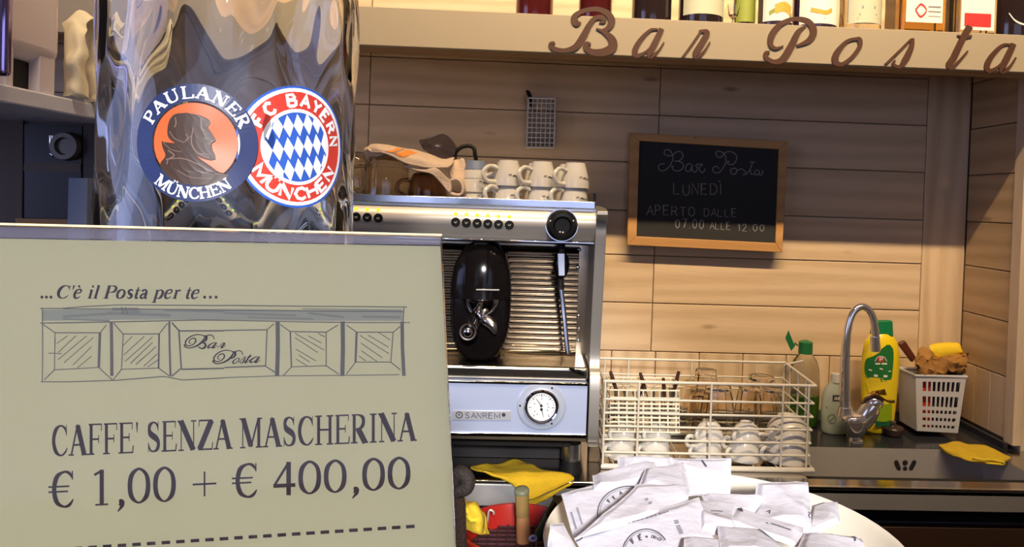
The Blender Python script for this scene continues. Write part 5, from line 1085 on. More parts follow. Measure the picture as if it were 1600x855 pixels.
for dx_, dy_, B in ((0, 0, 1), (383, 210, 0)):
    O = lambda P: [(a+dx_, b+dy_) for a, b in P]
    scr(O([(548, 262), (530, 215), (480, 203), (430, 235), (380, 300), (310, 350), (220, 378), (165, 365), (150, 340), (175, 330)]), [10, 12, 12, 18, 26, 20, 12, 16, 20, 10])
    scr(O([(420, 215), (330, 197), (230, 225), (165, 290), (180, 345), (250, 340), (300, 290), (290, 250), (240, 255), (210, 300), (240, 325)]), [10, 12, 14, 18, 14, 12, 18, 16, 12, 12, 8])
    if B: scr(O([(405, 220), (445, 225), (435, 275), (370, 305), (425, 315), (425, 365), (380, 385), (330, 360)]), [14, 24, 26, 10, 22, 28, 18, 10])
    else: scr(O([(405, 220), (445, 225), (445, 270), (400, 305), (360, 300)]), [14, 24, 22, 14, 8])
def mini(chs, x0, y0, x1, y1):
    pts = [p for s_ in SCR[chs] for p in s_[0]]; ax, bx_ = min(p[0] for p in pts), max(p[0] for p in pts); ay, by = min(p[1] for p in pts), max(p[1] for p in pts)
    kx, ky = (x1-x0)/(bx_-ax), (y1-y0)/(by-ay)
    for P, W_, cl in SCR[chs]: ink.stroke([LS(x0+(p[0]-ax)*kx, y0+(p[1]-ay)*ky) for p in P], [max(w_*kx*.9, 8)/8.55 for w_ in W_], closed=bool(cl))
mini('a', 465, 305, 590, 378); mini('r', 590, 310, 700, 378); mini('o', 800, 515, 880, 585); mini('s', 870, 490, 965, 580); mini('t', 960, 470, 1045, 578); mini('a', 1030, 495, 1165, 572)
ink.build('drawing_lettering', INK, pp)

# ---------------------------------------------------------------- giant beer glass
RG, YG = .0835, .53; XG = at(361, 330, YG).x
gg = thing('beer_glass', (XG, YG, BZ), 'giant clear dimpled beer glass with two round club and brewery emblems', 'glass')
GH = .56
nu, nv = 220, 150
def rad(t, z):
    a = 9*t+.5; zz = z*44+1.2
    tri = 2/math.pi*math.asin(.97*math.sin(a+.4*math.sin(zz*.5))); d = tri*math.sin(zz) ; e = math.cos(2*a+1)*.35*math.cos(zz*1.1+2)
    calm = 0
    # the printed band stays smooth
    zb_ = (z-(GLZ-BZ))/.055; band = math.exp(-zb_**4); ang = math.exp(-(((t+math.pi/2-.18)/.85)**6))
    return RG+(d*.0022+e*.0006)*(1-.97*band*ang)
GLZ = at(306, 226, .44).z
m = MB()
for j in range(nv+1):
    z = GH*j/nv
    for i in range(nu): t = 2*math.pi*i/nu; r = rad(t, z); m.v.append(Vector((XG+r*math.cos(t), YG+r*math.sin(t), BZ+z+.001)))
for j in range(nv):
    for i in range(nu): i2 = (i+1) % nu; m.f.append((j*nu+i, j*nu+i2, (j+1)*nu+i2, (j+1)*nu+i))
k0 = len(m.v); ni = 72
for j in range(41):
    z = .02+(GH-.02)*j/40
    for i in range(nu): t = 2*math.pi*i/nu; r = RG-.0055+.0010*math.cos(6*t+z*20)*math.cos(z*26); m.v.append(Vector((XG+r*math.cos(t), YG+r*math.sin(t), BZ+z)))
for j in range(40):
    for i in range(nu): i2 = (i+1) % nu; a = k0+j*nu; m.f.append((a+i2, a+i, a+nu+i, a+nu+i2))
for i in range(nu):
    i2 = (i+1) % nu; m.f.append((nv*nu+i, nv*nu+i2, k0+40*nu+i2, k0+40*nu+i))
m.f.append(tuple(range(nu))[::-1]); m.f.append(tuple(k0+i for i in range(nu)))
m.build('body', GLASS, gg, smooth=80)
def logo_surface(px, py, ex=0):
    # find the angle on the cylinder seen at picture column px
    best = None
    for i in range(-900, 901):
        a = i*.001; p = Vector((XG+(RG+.0016)*math.sin(a), YG-(RG+.0016)*math.cos(a), 0)); d = p-Vector((0, 0, 0)); q = Vector((p.x, p.y, at(px, py, p.y).z))
        x_ = at(px, py, p.y).x
        e = abs(x_-p.x)
        if best is None or e < best[0]: best = (e, a, at(px, py, p.y).z)
    a0, z0 = best[1], best[2]; RL = RG+.0018+ex
    return lambda a, b, h: Vector((XG+(RL+h)*math.sin(a0+a/RL), YG-(RL+h)*math.cos(a0+a/RL), z0-b))
def ringf(ink, r0, r1, n=64, c=(0, 0)):
    for i in range(n):
        a0, a1 = 2*math.pi*i/n, 2*math.pi*(i+1)/n; k = len(ink.m.v)
        for a in (a0, a1):
            for r in (r0, r1): ink.m.v.append(ink.S(c[0]+r*math.cos(a), c[1]+r*math.sin(a), ink.h))
        ink.m.f.append((k, k+1, k+3, k+2))
NAVY = mat('navy_print', (.018, .030, .10), .35); ORG = mat('orange_red_print', (.62, .10, .025), .4); REDP = mat('red_print', (.55, .045, .03), .4); BLU = mat('blue_print', (.03, .10, .45), .4); WHT = mat('white_print', (.80, .80, .82), .4); MNK = mat('dark_portrait_print', (.045, .026, .02), .35); MNL = mat('portrait_highlight', (.17, .11, .09), .35)
# left emblem: navy ring, orange disc, bearded profile
tlt = R_(1.5)
def rot(S, t): return lambda a, b, h: S(a*math.cos(t)-b*math.sin(t), a*math.sin(t)+b*math.cos(t), h)
S1 = rot(logo_surface(305, 223.5, .0009), tlt); R1 = .0353
ink = Ink(S1, .0001); ringf(ink, R1*.71, R1); e1 = ink.build('navy_ring', NAVY, gg)
ink = Ink(S1, .0001); ringf(ink, 0.0001, R1*.675); ink.build('orange_disc', ORG, gg)
ink = Ink(S1, .0004, n=3); serif_arc(ink, 'PAULANER', (0, 0), R1*.755, -70, 68, R1*.20, bold=1.25); ink.build('lettering', WHT, gg); ink = Ink(S1, .0004, n=3)
serif_arc(ink, 'MÜNCHEN', (0, 0), R1*.945, 222, 138, R1*.19, inward=True, bold=1.25); ink.build('lettering', WHT, gg)
fp = lambda x, y: ((x-490)/358*R1, (y-290)/358*R1)
def fillpoly(ink, pts, sm=3, rows=40):
    P = cr([Vector((*fp(*p), 0)) for p in pts], sm, True); ys = [p.y for p in P]; y0, y1 = min(ys), max(ys)
    for i in range(rows):
        ya, yb = y0+(y1-y0)*(i+.001)/rows, y0+(y1-y0)*(i+.999)/rows; R = []
        for y in (ya, yb):
            xs_ = sorted(a.x+(b.x-a.x)*(y-a.y)/(b.y-a.y) for a, b in zip(P, P[1:]+P[:1]) if (a.y-y)*(b.y-y) <= 0 and a.y != b.y); R.append((xs_[0], xs_[-1]))
        n = 5
        for s in range(n):
            k = len(ink.m.v); u0, u1 = s/n, (s+1)/n
            ink.m.v += [ink.S(R[0][0]+(R[0][1]-R[0][0])*u0, ya, ink.h), ink.S(R[0][0]+(R[0][1]-R[0][0])*u1, ya, ink.h), ink.S(R[1][0]+(R[1][1]-R[1][0])*u1, yb, ink.h), ink.S(R[1][0]+(R[1][1]-R[1][0])*u0, yb, ink.h)]; ink.m.f.append((k, k+1, k+2, k+3))
ink = Ink(S1, .0003)
fillpoly(ink, [(380, 120), (470, 112), (560, 140), (570, 170), (560, 190), (585, 225), (605, 265), (585, 285), (590, 320), (605, 350), (608, 385), (570, 388), (520, 375), (470, 345), (440, 350), (380, 300), (335, 265), (330, 200), (345, 150)])
fillpoly(ink, [(300, 290), (340, 320), (390, 330), (430, 300), (480, 340), (520, 380), (580, 420), (640, 460), (690, 470), (640, 520), (560, 545), (480, 548), (390, 530), (320, 480), (295, 430), (325, 380), (305, 330)])
ink.build('portrait', MNK, gg)
ink = Ink(S1, .0006, n=4); g_ = lambda P, w_: ink.stroke([fp(*p) for p in P], w_*R1/358)
g_([(375, 145), (380, 180), (372, 205)], 7); g_([(345, 230), (375, 270), (430, 290), (470, 250)], 5); g_([(520, 140), (528, 200), (545, 215)], 7); g_([(480, 200), (475, 290), (510, 350), (580, 375)], 6); g_([(340, 345), (380, 375), (345, 400), (340, 430)], 7); g_([(330, 400), (430, 390), (520, 420), (600, 460)], 6); g_([(540, 260), (575, 262)], 5); g_([(565, 290), (585, 292)], 5); g_([(440, 240), (455, 265), (440, 275)], 5)
g_([(400, 460), (480, 500), (600, 500)], 4); g_([(310, 300), (360, 340), (420, 350)], 4); ink.build('portrait_lines', MNL, gg)
# right emblem
S2 = rot(logo_surface(466.5, 230), tlt*0); R2 = .0390
ink = Ink(S2, .0000); ringf(ink, R2*.96, R2); ink.build('blue_border', BLU, gg)
ink = Ink(S2, .0000); ringf(ink, R2*.90, R2*.962); ringf(ink, R2*.565, R2*.625); ink.build('white_border', WHT, gg)
ink = Ink(S2, .0000); ringf(ink, R2*.62, R2*.905); ink.build('red_ring', REDP, gg)
ink = Ink(S2, .0001); ringf(ink, .0001, R2*.568); ink.build('blue_field', BLU, gg)
ink = Ink(S2, .0003)
sl = .36; rr = R2*.565
for i in range(-5, 6):
    for j in range(-4, 5):
        cx, cy = (i+.1*j)*R2*.175, j*R2*.36-i*R2*.035
        q = [(cx-R2*.03, cy-R2*.18), (cx+R2*.0875, cy-R2*.0175), (cx+R2*.03, cy+R2*.18), (cx-R2*.0875, cy+R2*.0175)]
        P = []
        for t in range(4):
            a, b = q[t], q[(t+1) % 4]
            for s in range(6): P.append((a[0]+(b[0]-a[0])*s/6, a[1]+(b[1]-a[1])*s/6))
        ins = sum(math.hypot(*p) < rr for p in P)
        P = [p if math.hypot(*p) < rr else (p[0]*rr/math.hypot(*p), p[1]*rr/math.hypot(*p)) for p in P]
        if ins >= 4: ink.poly(P)
ink.build('white_lozenges', WHT, gg)
ink = Ink(S2, .0002, n=3)
sans_arc(ink, 'FC BAYERN', (0, 0), R2*.67, -66, 84, R2*.185, R2*.052); ink.build('lettering', WHT, gg); ink = Ink(S2, .0002, n=3)
sans_arc(ink, 'MÜNCHEN', (0, 0), R2*.855, 240, 116, R2*.185, R2*.052, inward=True); ink.build('lettering', WHT, gg)

# ---------------------------------------------------------------- bowl of sachets
YBo = .505; zr_ = at(1130, 845, YBo).z; cB = Vector((at(1130, 845, YBo).x, YBo, BZ)); RB = (1421-848)/2*YBo/FPX; hB = zr_-BZ
bw = thing('bowl', cB, 'wide cream ceramic bowl heaped with white paper sachets', 'bowl')
MB().lathe([(0, .001), (RB*.45, .001), (RB*.5, .006), (RB*.72, hB*.3), (RB*.9, hB*.68), (RB, hB), (RB*.99, hB+.002), (RB*.955, hB-.001), (RB*.85, hB*.66), (RB*.68, hB*.32), (RB*.4, hB*.14), (0, hB*.12)], cB, 64).build('shell', BOWL, bw, smooth=70)
def packet(corners, label, puff=.006, amp=.0025, seed=0, ndc=14, thick=.0):
    P = [at(x, y, Y) for x, y, Y in corners]     # TL TR BR BL
    S0 = lambda u, v: (P[0]*(1-u)+P[1]*u)*(1-v)+(P[3]*(1-u)+P[2]*u)*v
    n = (P[1]-P[0]).cross(P[3]-P[0]).normalized()
    if n.dot(Vector((0, 0, H))-P[0]) < 0: n = -n
    def nz(p, s):
        q = p*14+Vector((seed*5.3, s*11, 0)); r = p*26+Vector((seed*3.3, s*11, 4))
        return noise.noise(q)*.9+(.5-abs(noise.noise(r))*1.6)*.8+(.3-abs(noise.noise(p*60+Vector((seed, 2, 0)))))*.25
    def env(u, v): a = min(u, 1-u, v, 1-v)/.10; return 0 if a < .35 else min(1, (a-.35)/.65*.55+.45*min(1, a/2.4))
    pf = puff*.45
    def top(u, v): p = S0(u, v); return p+n*(pf*env(u, v)+amp*nz(p, 0)+.0006)
    def bot(u, v): p = S0(u, v); return p-n*(pf*.5*env(u, v))+n*(amp*nz(p, 0))
    o = (P[2]+P[3])/2
    t = thing('sachet', o, label, 'sachet', 'paper sachets heaped in the bowl')
    g = 40; m = MB(); m.grid(top, g, g); k = len(m.v); m.grid(bot, g, g); m.f[g*g:] = [f[::-1] for f in m.f[g*g:]]
    per = [i for i in range(g+1)]+[(j+1)*(g+1)-1 for j in range(1, g+1)]+[g*(g+1)+i for i in range(g-1, -1, -1)]+[j*(g+1) for j in range(g-1, 0, -1)]
    for a, b in zip(per, per[1:]+per[:1]): m.f.append((b, a, a+k, b+k))
    m.build('paper', PAPERW, t, smooth=75)
    def inv(x, y):      # picture position -> (u, v) on the packet
        u, v = .5, .5; c = Vector((x, y))
        def pr(p): d = p-Vector((0, 0, H)); f_ = d.dot(Fd); return Vector((PX+FPX*d.dot(Rt)/f_, PY-FPX*d.dot(Up)/f_))
        for _ in range(12):
            a = pr(S0(u, v)); du = (pr(S0(u+.01, v))-a)/.01; dv_ = (pr(S0(u, v+.01))-a)/.01; e = c-a; D = du.x*dv_.y-du.y*dv_.x
            if abs(D) < 1e-9: break
            u += (e.x*dv_.y-e.y*dv_.x)/D; v += (du.x*e.y-du.y*e.x)/D
        return u, v
    def SP(a, b, h):
        u, v = inv(a, b); return top(min(max(u, 0), 1), min(max(v, 0), 1))+n*(.0004+h)
    return t, SP
Y = .5
fA = lambda x, y: (850+x/2.807, 700+y/2.807); fB = lambda x, y: (860+x/5.896, 710+y/5.896); fC = lambda x, y: (1080+x/4.444, 730+y/4.444)
def C4(f, *q): return [(*f(x, y), Y) for x, y, Y in q]
SLAB = mat('sachet_print', (.10, .10, .14), .6)
def fin(ink, t): ink.build('print', SLAB, t)
# back ones
t, S = packet(C4(fA, (320, 50, .57), (560, 47, .575), (600, 200, .535), (330, 170, .53)), 'sachet at the very back left of the heap, mostly covered', seed=1)
t, S = packet(C4(fA, (560, 52, .585), (822, 50, .58), (817, 212, .54), (580, 215, .535)), 'flat bluish sachet with one slanted stroke, at the back of the heap', .003, .002, seed=2)
ink = Ink(S, .0002); ink.stroke([fA(692, 64), fA(702, 82), fA(713, 100)], 2.6); fin(ink, t)
t, S = packet(C4(fB, (385, 190, .55), (960, 70, .56), (1000, 250, .53), (400, 330, .52)), 'sachet whose long back edge peeks out at the upper left of the heap', seed=3)
t, S = packet(C4(fB, (100, 380, .52), (960, 130, .55), (900, 760, .47), (215, 800, .46)), 'large sachet with a big round logo partly covered, left of the heap', .004, .0015, seed=4)
ink = Ink(S, .0002); cc = (730, 600)
for r_, w_ in ((272, 10), (252, 3.5)): ink.stroke([fB(cc[0]-20+r_*math.cos(R_(a)), cc[1]+r_*math.sin(R_(a))) for a in range(175, 300, 6)], w_/5.9*1.0)
for ch_, a in (('C', -118), ('F', -100), ('F', -60), ('E', -38), ('A', -14)):
    pass
for ch_, x, y, r_ in (('F', 545, 470, -50), ('E', 592, 435, -38), ('A', 650, 392, -22)):
    ex = Vector((math.cos(R_(r_)), math.sin(R_(r_)))); ey = Vector((ex.y, -ex.x))
    for s_ in SAN[ch_]: ink.stroke([fB(*(Vector((x, y))+ex*((p[0]-.35)*30)+ey*((p[1]-.5)*34))) for p in s_], 1.5, smooth=False)
for x0, y0, n_ in ((238, 545, 8), (182, 570, 8)):
    for i in range(n_):
        cx, cy = x0+i*6, y0+i*20; ink.stroke([fB(cx, cy), fB(cx+16, cy-3), fB(cx+20, cy+8), fB(cx+5, cy+10)], .7, smooth=False)
fin(ink, t)
t, S = packet(C4(fB, (870, 160, .535), (1240, 80, .55), (1285, 420, .50), (760, 480, .49)), 'peaked crumpled sachet standing up in the middle of the heap', .008, .004, seed=5)
t, S = packet(C4(fB, (800, 300, .50), (1280, 300, .505), (1260, 520, .47), (230, 790, .425)), 'sachet with two tiny printed marks below the peaked one', .004, .003, seed=6)
ink = Ink(S, .0002)
for x, y in ((872, 460), (905, 500)): ink.stroke([fB(x-8, y), fB(x+22, y-8)], 1, smooth=False); ink.stroke([fB(x-2, y+14), fB(x+24, y+2)], 1.2, smooth=False)
fin(ink, t)
t, S = packet(C4(fA, (130, 392, .44), (680, 222, .475), (770, 480, .41), (300, 700, .37)), 'front sachet with a round logo and a line of grey print, facing the camera', .005, .001, seed=7)
ink = Ink(S, .0002)
for r_, w_ in ((212, 10), (194, 3.5)): ink.stroke([fB(880+r_*math.cos(R_(a)), 950+r_*math.sin(R_(a))) for a in range(150, 331, 6)], w_/5.9)
for ch_, x, y, r_ in (('F', 765, 842, -35), ('E', 832, 812, -15)):
    ex = Vector((math.cos(R_(r_)), math.sin(R_(r_)))); ey = Vector((ex.y, -ex.x))
    for s_ in SAN[ch_]: ink.stroke([fB(*(Vector((x, y))+ex*((p[0]-.35)*36)+ey*((p[1]-.5)*44))) for p in s_], 2, smooth=False)
ink.stroke([fB(818, 785), fB(836, 776)], 1.2, smooth=False); ink.disc(fB(890, 806), 1.8, 10)
sans_text(ink, 'ORIGI', fB(930, 815), fB(1020, 852), 4.5, .9)
x = 0
for i in range(34):
    a = i/34; px_, py_ = 635+460*a, 706-132*a; hh = 7+5*math.sin(i*2.1)
    if i % 9 != 8: ink.stroke([fB(px_, py_-hh*.6), fB(px_+6, py_+hh*.6)], 1.3, smooth=False)
for i in range(11):
    px_, py_ = 1160+i*5, 665+i*12
    if i != 3: ink.stroke([fB(px_-20, py_), fB(px_+18, py_-8)], 1.1, smooth=False)
ink.stroke([fB(218, 812), fB(250, 800), fB(298, 780)], 2.2); fin(ink, t)
t, S = packet(C4(fC, (70, 200, .50), (520, 210, .505), (420, 330, .48), (120, 320, .47)), 'sachet lying flat behind the centre of the heap', seed=8)
ink = Ink(S, .0002); ink.stroke([fC(110, 295), fC(175, 302)], 1.2, smooth=False); fin(ink, t)
t, S = packet(C4(fC, (30, 240, .485), (330, 260, .49), (300, 480, .44), (60, 470, .43)), 'cream lit sachet with short printed dashes in the centre of the heap', .006, .003, seed=9)
ink = Ink(S, .0002); ink.stroke([fC(130, 350), fC(215, 350)], 1.5, smooth=False); ink.stroke([fC(150, 395), fC(188, 372)], 1.3, smooth=False); fin(ink, t)
t, S = packet(C4(fC, (455, 128, .53), (810, 122, .535), (840, 500, .46), (400, 420, .47)), 'bluish sachet with a creased fold and a torn top, right of centre', .006, .004, seed=10)
ink = Ink(S, .0002); ink.stroke([fC(520, 345), fC(545, 335), fC(540, 360)], 1.6, smooth=False); ink.stroke([fC(808, 350), fC(826, 354), fC(812, 370), fC(824, 386)], 1.1, smooth=False); fin(ink, t)
t, S = packet(C4(fC, (838, 270, .52), (1016, 250, .525), (1036, 400, .49), (800, 520, .46)), 'rightmost sachet of the heap, with a sharp upper right corner', .004, .003, seed=11)
t, S = packet(C4(fC, (170, 400, .455), (330, 300, .48), (780, 430, .46), (760, 560, .43)), 'long slanting sachet with a black diamond at its top corner', .004, .002, seed=12)
ink = Ink(S, .0003); ink.poly([fC(322, 310), fC(350, 314), fC(358, 358), (fC(330, 340))]); 
for i in range(14):
    px_, py_ = 555+i*10, 428+i*3; ink.stroke([fC(px_, py_-4), fC(px_+5, py_+5)], 1.1, smooth=False)
ink.stroke([fC(520, 420), fC(532, 428)], 1.2, smooth=False); fin(ink, t)
t, S = packet(C4(fC, (180, 420, .44), (470, 440, .445), (760, 640, .40), (200, 600, .40)), 'pale sachet with a line of bold print in the lower centre', .004, .002, seed=13)
ink = Ink(S, .0002)
for i in range(14):
    px_, py_ = 465+i*10, 474+i*6; ink.stroke([fC(px_, py_-7), fC(px_+4, py_+7)], 1.5, smooth=False)
ink.stroke([fC(615, 495), fC(665, 505)], 1.1, smooth=False); fin(ink, t)
t, S = packet(C4(fC, (780, 490, .45), (1180, 505, .455), (1240, 640, .42), (700, 640, .40)), 'lower right sachet with one black stroke near the rim of the bowl', .005, .003, seed=14)
ink = Ink(S, .0002); ink.stroke([fC(1122, 535), fC(1138, 540), fC(1140, 555)], 2.4, smooth=False); fin(ink, t)
t, S = packet(C4(fC, (-50, 500, .42), (455, 505, .43), (500, 660, .40), (-60, 660, .38)), 'shaded blue-white sachet at the bottom centre edge of the photo', .003, .002, seed=15)
t, S = packet(C4(fA, (30, 330, .44), (90, 320, .45), (160, 480, .41), (20, 470, .41)), 'small crumpled cream sachet end at the left rim of the bowl', .003, .004, seed=16)

# ---------------------------------------------------------------- red basket with tools
YRb = .80; fz = lambda x, y, Y=YRb: at(700+x/5.18, 690+y/5.18, Y)
c = fz(560, 690); RR = 88*YRb/FPX; rz = c.z; bz = H-.46
REDB = mat('red_basket_plastic', (.36, .016, .010), .35, coat=.2)
rb = thing('red_basket', (c.x, YRb, bz), 'small round red plastic basket with punched holes, holding bar tools', 'basket')
o = Vector((c.x, YRb, bz)); hh = rz-bz
n = 48
m = MB()
m.lathe([(RR*.80, .001), (RR*.84, hh*.25), (RR*.9, hh*.55), (RR*.985, hh*.93), (RR*1.03, hh*.97), (RR*1.03, hh), (RR*.98, hh), (RR*.95, hh*.93), (RR*.87, hh*.55), (RR*.81, hh*.25), (RR*.77, .004), (0, .004), (0, .001), (RR*.8, .001)], o, 48); m.build('wall', REDB, rb, smooth=40)
m = MB(); S_ = lambda a, b, h: Vector((c.x+(RR*.905+h+b*RR*.115)*math.sin(a), YRb-(RR*.905+h+b*RR*.115)*math.cos(a), bz+hh*(.55+b*.38)))
HOL = mat('basket_hole_rim', (.62, .5, .44), .4)
ink = Ink(S_, .0008)
for i in range(60):
    for j in range(3):
        a = -math.pi+2*math.pi*i/60; b = .15+.3*j; d = .028 if j % 2 else -.028; ink.stroke([(a, b-.09), (a+d, b+.09)], .012, smooth=False)
x = ink.build('punched_holes', HOL, rb); x['kind'] = 'stuff'
m = MB()
for i in range(9):
    a = -RR*.7+i*RR*.175; b = math.sqrt(max(0, (RR*.78)**2-a*a)); m.tube([(c.x+a, YRb-b, bz+hh*.80), (c.x+a, YRb+b, bz+hh*.80)], .0012, 6); m.tube([(c.x-b, YRb+a, bz+hh*.80), (c.x+b, YRb+a, bz+hh*.80)], .0012, 6)
MB().cyl((c.x, YRb, bz+hh*.74), (c.x, YRb, bz+hh*.76), RR*.86, n=40).build('dark_filling', mat('dark_filling', (.03, .012, .015), .8), rb)
x = m.build('inner_grid', mat('dark_maroon_grid', (.06, .015, .02), .5), rb); x['kind'] = 'stuff'
# wooden handle
a, b = fz(597, 385, .79), fz(612, 800, .80)
st_ = thing('muddler', b, 'round wooden tool handle with a greenish metal cap standing in the red basket', 'handle')
d = (a-b)
MB().rings([(b, .0080), (b+d*.3, .0078), (b+d*.48, .0070), (b+d*.505, .0066)], 20).build('shaft', wood('light_beech', (.42, .19, .08), (.34, .15, .06), 'z', knots=False), st_, smooth=60)
MB().rings([(b+d*.50, .0074), (b+d*.75, .0076), (b+d*.93, .0079)], 20).build('ferrule', mat('brass_grip', (.50, .34, .12), .35, .5), st_, smooth=60)
MB().rings([(b+d*.93, .0080), (b+d*.97, .0084), (b+d*1.0, .0076), (b+d*1.012, .004)], 20).build('cap', mat('green_grey_cap', (.16, .17, .10), .4), st_, smooth=60)
# yellow cloth tuft
rows = [[fz(110, 520, .80), fz(150, 500, .79), (fz(200, 490, .79)), fz(240, 520, .80)], [fz(100, 570, .785), fz(160, 570, .765), fz(220, 580, .77), fz(250, 590, .79)], [fz(130, 640, .785), fz(190, 650, .765), fz(240, 650, .77), fz(290, 640, .79)], [fz(180, 730, .79), fz(230, 740, .78), fz(290, 755, .78), fz(340, 765, .79)]]
t = thing('cleaning_cloth', fz(250, 760), 'bunched bright yellow cloth stuffed in the left side of the red basket', 'cloth')
MB().grid(patch(rows, amp=.009, fr=60), 30, 30).build('fabric', mat('bright_yellow_cloth', (.80, .56, .03), .9, bump=.3, bscale=150), t, solid=.004, smooth=70)
# thin hook, pens
tag(MB().tube([fz(312, 690), fz(322, 620), fz(330, 570), fz(345, 555), fz(368, 570), fz(370, 590)], .0012, 8, sm=5).build('wire_hook', mat('pale_hook', (.7, .6, .55), .3, .6), origin=fz(312, 700)), 'thin pale wire hook standing in the red basket', 'hook')
p1, p2 = fz(740, 760, .78), fz(905, 480, .76)
pe = thing('marker_pen', p1, 'thick dark green and black pen leaning right out of the red basket', 'pen')
MB().rings([(p1, .006), (p1+(p2-p1)*.55, .0068), (p1+(p2-p1)*.6, .0068)], 16).build('barrel', mat('dark_green_barrel', (.02, .05, .025), .35), pe); MB().rings([(p1+(p2-p1)*.6, .0074), (p2, .007)], 16).build('pen_cap', BLKG, pe)
tag(MB().rings([(fz(730, 700, .80), .003), (fz(780, 620, .795), .0035), (fz(850, 520, .79), .003)], 12).build('pen', BLKG, origin=fz(730, 760, .8)), 'slim black glossy pen behind the thick green one', 'pen')
tag(MB().slab([fz(800, 760, .83), fz(920, 560, .83), fz(990, 560, .83), fz(900, 790, .83)][::-1], (0, .01, 0)).build('red_card', mat('red_card', (.65, .04, .02), .45), origin=fz(850, 790, .83), bevel=.001), 'bright red card leaning behind the green pen', 'card')
tag(MB().tube([fz(690+28*math.cos(i*.63), 785+18*math.sin(i*.63), .775) for i in range(10)], .0015, 8, closed=True).build('ring', mat('blue_white_ring', (.4, .42, .7), .3), origin=fz(690, 800, .775)), 'small bluish ring at the front rim of the red basket', 'ring')
# speckled stalk at the left
tag(MB().tube([fz(40, 340, .66), fz(75, 262, .66), fz(130, 270, .66), fz(160, 320, .66), fz(140, 380, .66), fz(85, 400, .66), fz(60, 420, .66)], [.006, .0068, .007, .007, .0068, .006, .006], 14, sm=5).build('loop_handle', mat('dark_wrapped_handle', (.03, .022, .018), .7, bump=.6, bscale=300), origin=fz(80, 440, .66)), 'dark wrapped loop handle peeking out right of the sign', 'handle')
tag(MB().tube([fz(60, 400, .67), fz(78, 520, .67), fz(82, 700, .67), fz(95, 900, .67)], [.0065, .0075, .0075, .0075], 14, sm=4).build('stalk', mat('speckled_stalk', (.04, .022, .014), .8, bump=.8, bscale=500, var=.7, vscale=300), origin=fz(95, 900, .67)), 'speckled dark brown stalk right beside the sign edge', 'stalk')

# ---------------------------------------------------------------- yellow cloth hanging over the counter edge
fq = lambda x, y, Y: at(700+x/5.18, 690+y/5.18, Y)
YQ = YE-.012
t = thing('cleaning_cloth', fq(600, 330, YE), 'mustard yellow cloth draped over the steel counter edge under the machine', 'cloth')
rows = [[fq(185, 205, YQ+.04), fq(300, 190, YQ+.06), fq(420, 180, YQ+.08), fq(540, 148, YQ+.10), fq(620, 165, YQ+.09)],
        [fq(190, 215, YQ+.03), fq(330, 240, YQ+.03), fq(450, 260, YQ+.02), fq(620, 240, YQ+.025), fq(780, 228, YQ+.03)],
        [fq(280, 240, YQ+.01), fq(380, 285, YQ-.004), fq(520, 320, YQ-.004), fq(700, 305, YQ-.004), fq(960, 262, YQ+.012)],
        [fq(430, 292, YQ), fq(500, 310, YQ-.01), fq(620, 400, YQ-.014), fq(780, 380, YQ-.01), fq(1020, 300, YQ-.0)],
        [fq(505, 315, YQ-.006), fq(570, 395, YQ-.014), fq(650, 475, YQ-.02), fq(800, 410, YQ-.018), fq(1022, 318, YQ-.006)]]
MUS = mat('mustard_cloth', (.55, .36, .01), .9, bump=.5, bscale=150, var=.12, vscale=40)
MB().grid(patch(rows, amp=.004, fr=30, seed=4), 34, 34).build('upper_layer', MUS, t, solid=.003, smooth=80)
rows = [[fq(570, 400, YQ-.012), fq(650, 480, YQ-.014), fq(800, 420, YQ-.012), fq(1018, 325, YQ-.004)], [fq(590, 430, YQ-.016), fq(655, 500, YQ-.016), fq(800, 445, YQ-.014), fq(1010, 345, YQ-.006)], [fq(610, 470, YQ-.016), fq(660, 522, YQ-.016), fq(790, 470, YQ-.014), fq(960, 365, YQ-.008)]]
MB().grid(patch(rows, amp=.002, fr=30), 24, 8).build('lower_layer', MUS, t, solid=.003, smooth=80)
kl_ = fq(800, 440, YE-.01); MB().box(at(865, 770, YE-.02).x-.001, at(868, 770, YE-.02).x+.001, YE-.009, YE-.006, kl_.z-.02, kl_.z+.01).build('clip_strip', BLKM, t)
# ================================================================ left side appliances
zP = at(80, 165, 1.1).z
XE = at(160, 180, 1.30).x; zP = at(160, 176, 1.30).z
LSH = mat('steel_plate_blue_reflection', (.78, .83, 1), .3, 0)  # bluish reflection on the steel put into its diffuse colour
sl_ = thing('steel_shelf', (XE-.25, 1.1, zP), 'steel shelf plate with painted blue reflection at the left above the dark glass oven', 'shelf')
MB().box(XE-.75, XE, .88, 1.40, zP-.014, zP+.012).build('plate', LSH, sl_, bevel=.003)
MB().cyl((XE-.004, 1.335, zP-.30), (XE-.004, 1.335, zP-.0145), .008).build('corner_post', mat('pale_post', (.75, .72, .6), .3, .6), sl_)
MB().cyl((XE-.60, 1.335, zP-.75), (XE-.60, 1.335, zP-.0145), .008).build('corner_post', STEEL, sl_)
YO = 1.36
ovn = thing('oven', (XE-.3, 1.55, CZ), 'dark fronted oven with a round metal dial behind the acrylic sign, far left', 'oven')
q = lambda x, y, Y=YO: at(x, y, Y)
zo = q(80, 186).z; xo = q(148, 260).x
MB().box(xo-.6, xo, YO+.006, YO+.36, CZ+.02, zo).build('body', mat('oven_body', (.10, .075, .06), .5), ovn)
for k in (-.55, -.05): MB().cyl((xo+k, YO+.05, CZ), (xo+k, YO+.05, CZ+.0199), .015).build('foot', BLKM, ovn)
def face(nm, x0, y0, x1, y1, mm, t_=.004): return MB().slab([q(x0, y0), q(x1, y0+(x1-x0)*.03), q(x1-2, y1+(x1-x0)*.012), q(x0, y1)][::-1], (0, t_, 0)).build(nm, mm, ovn)
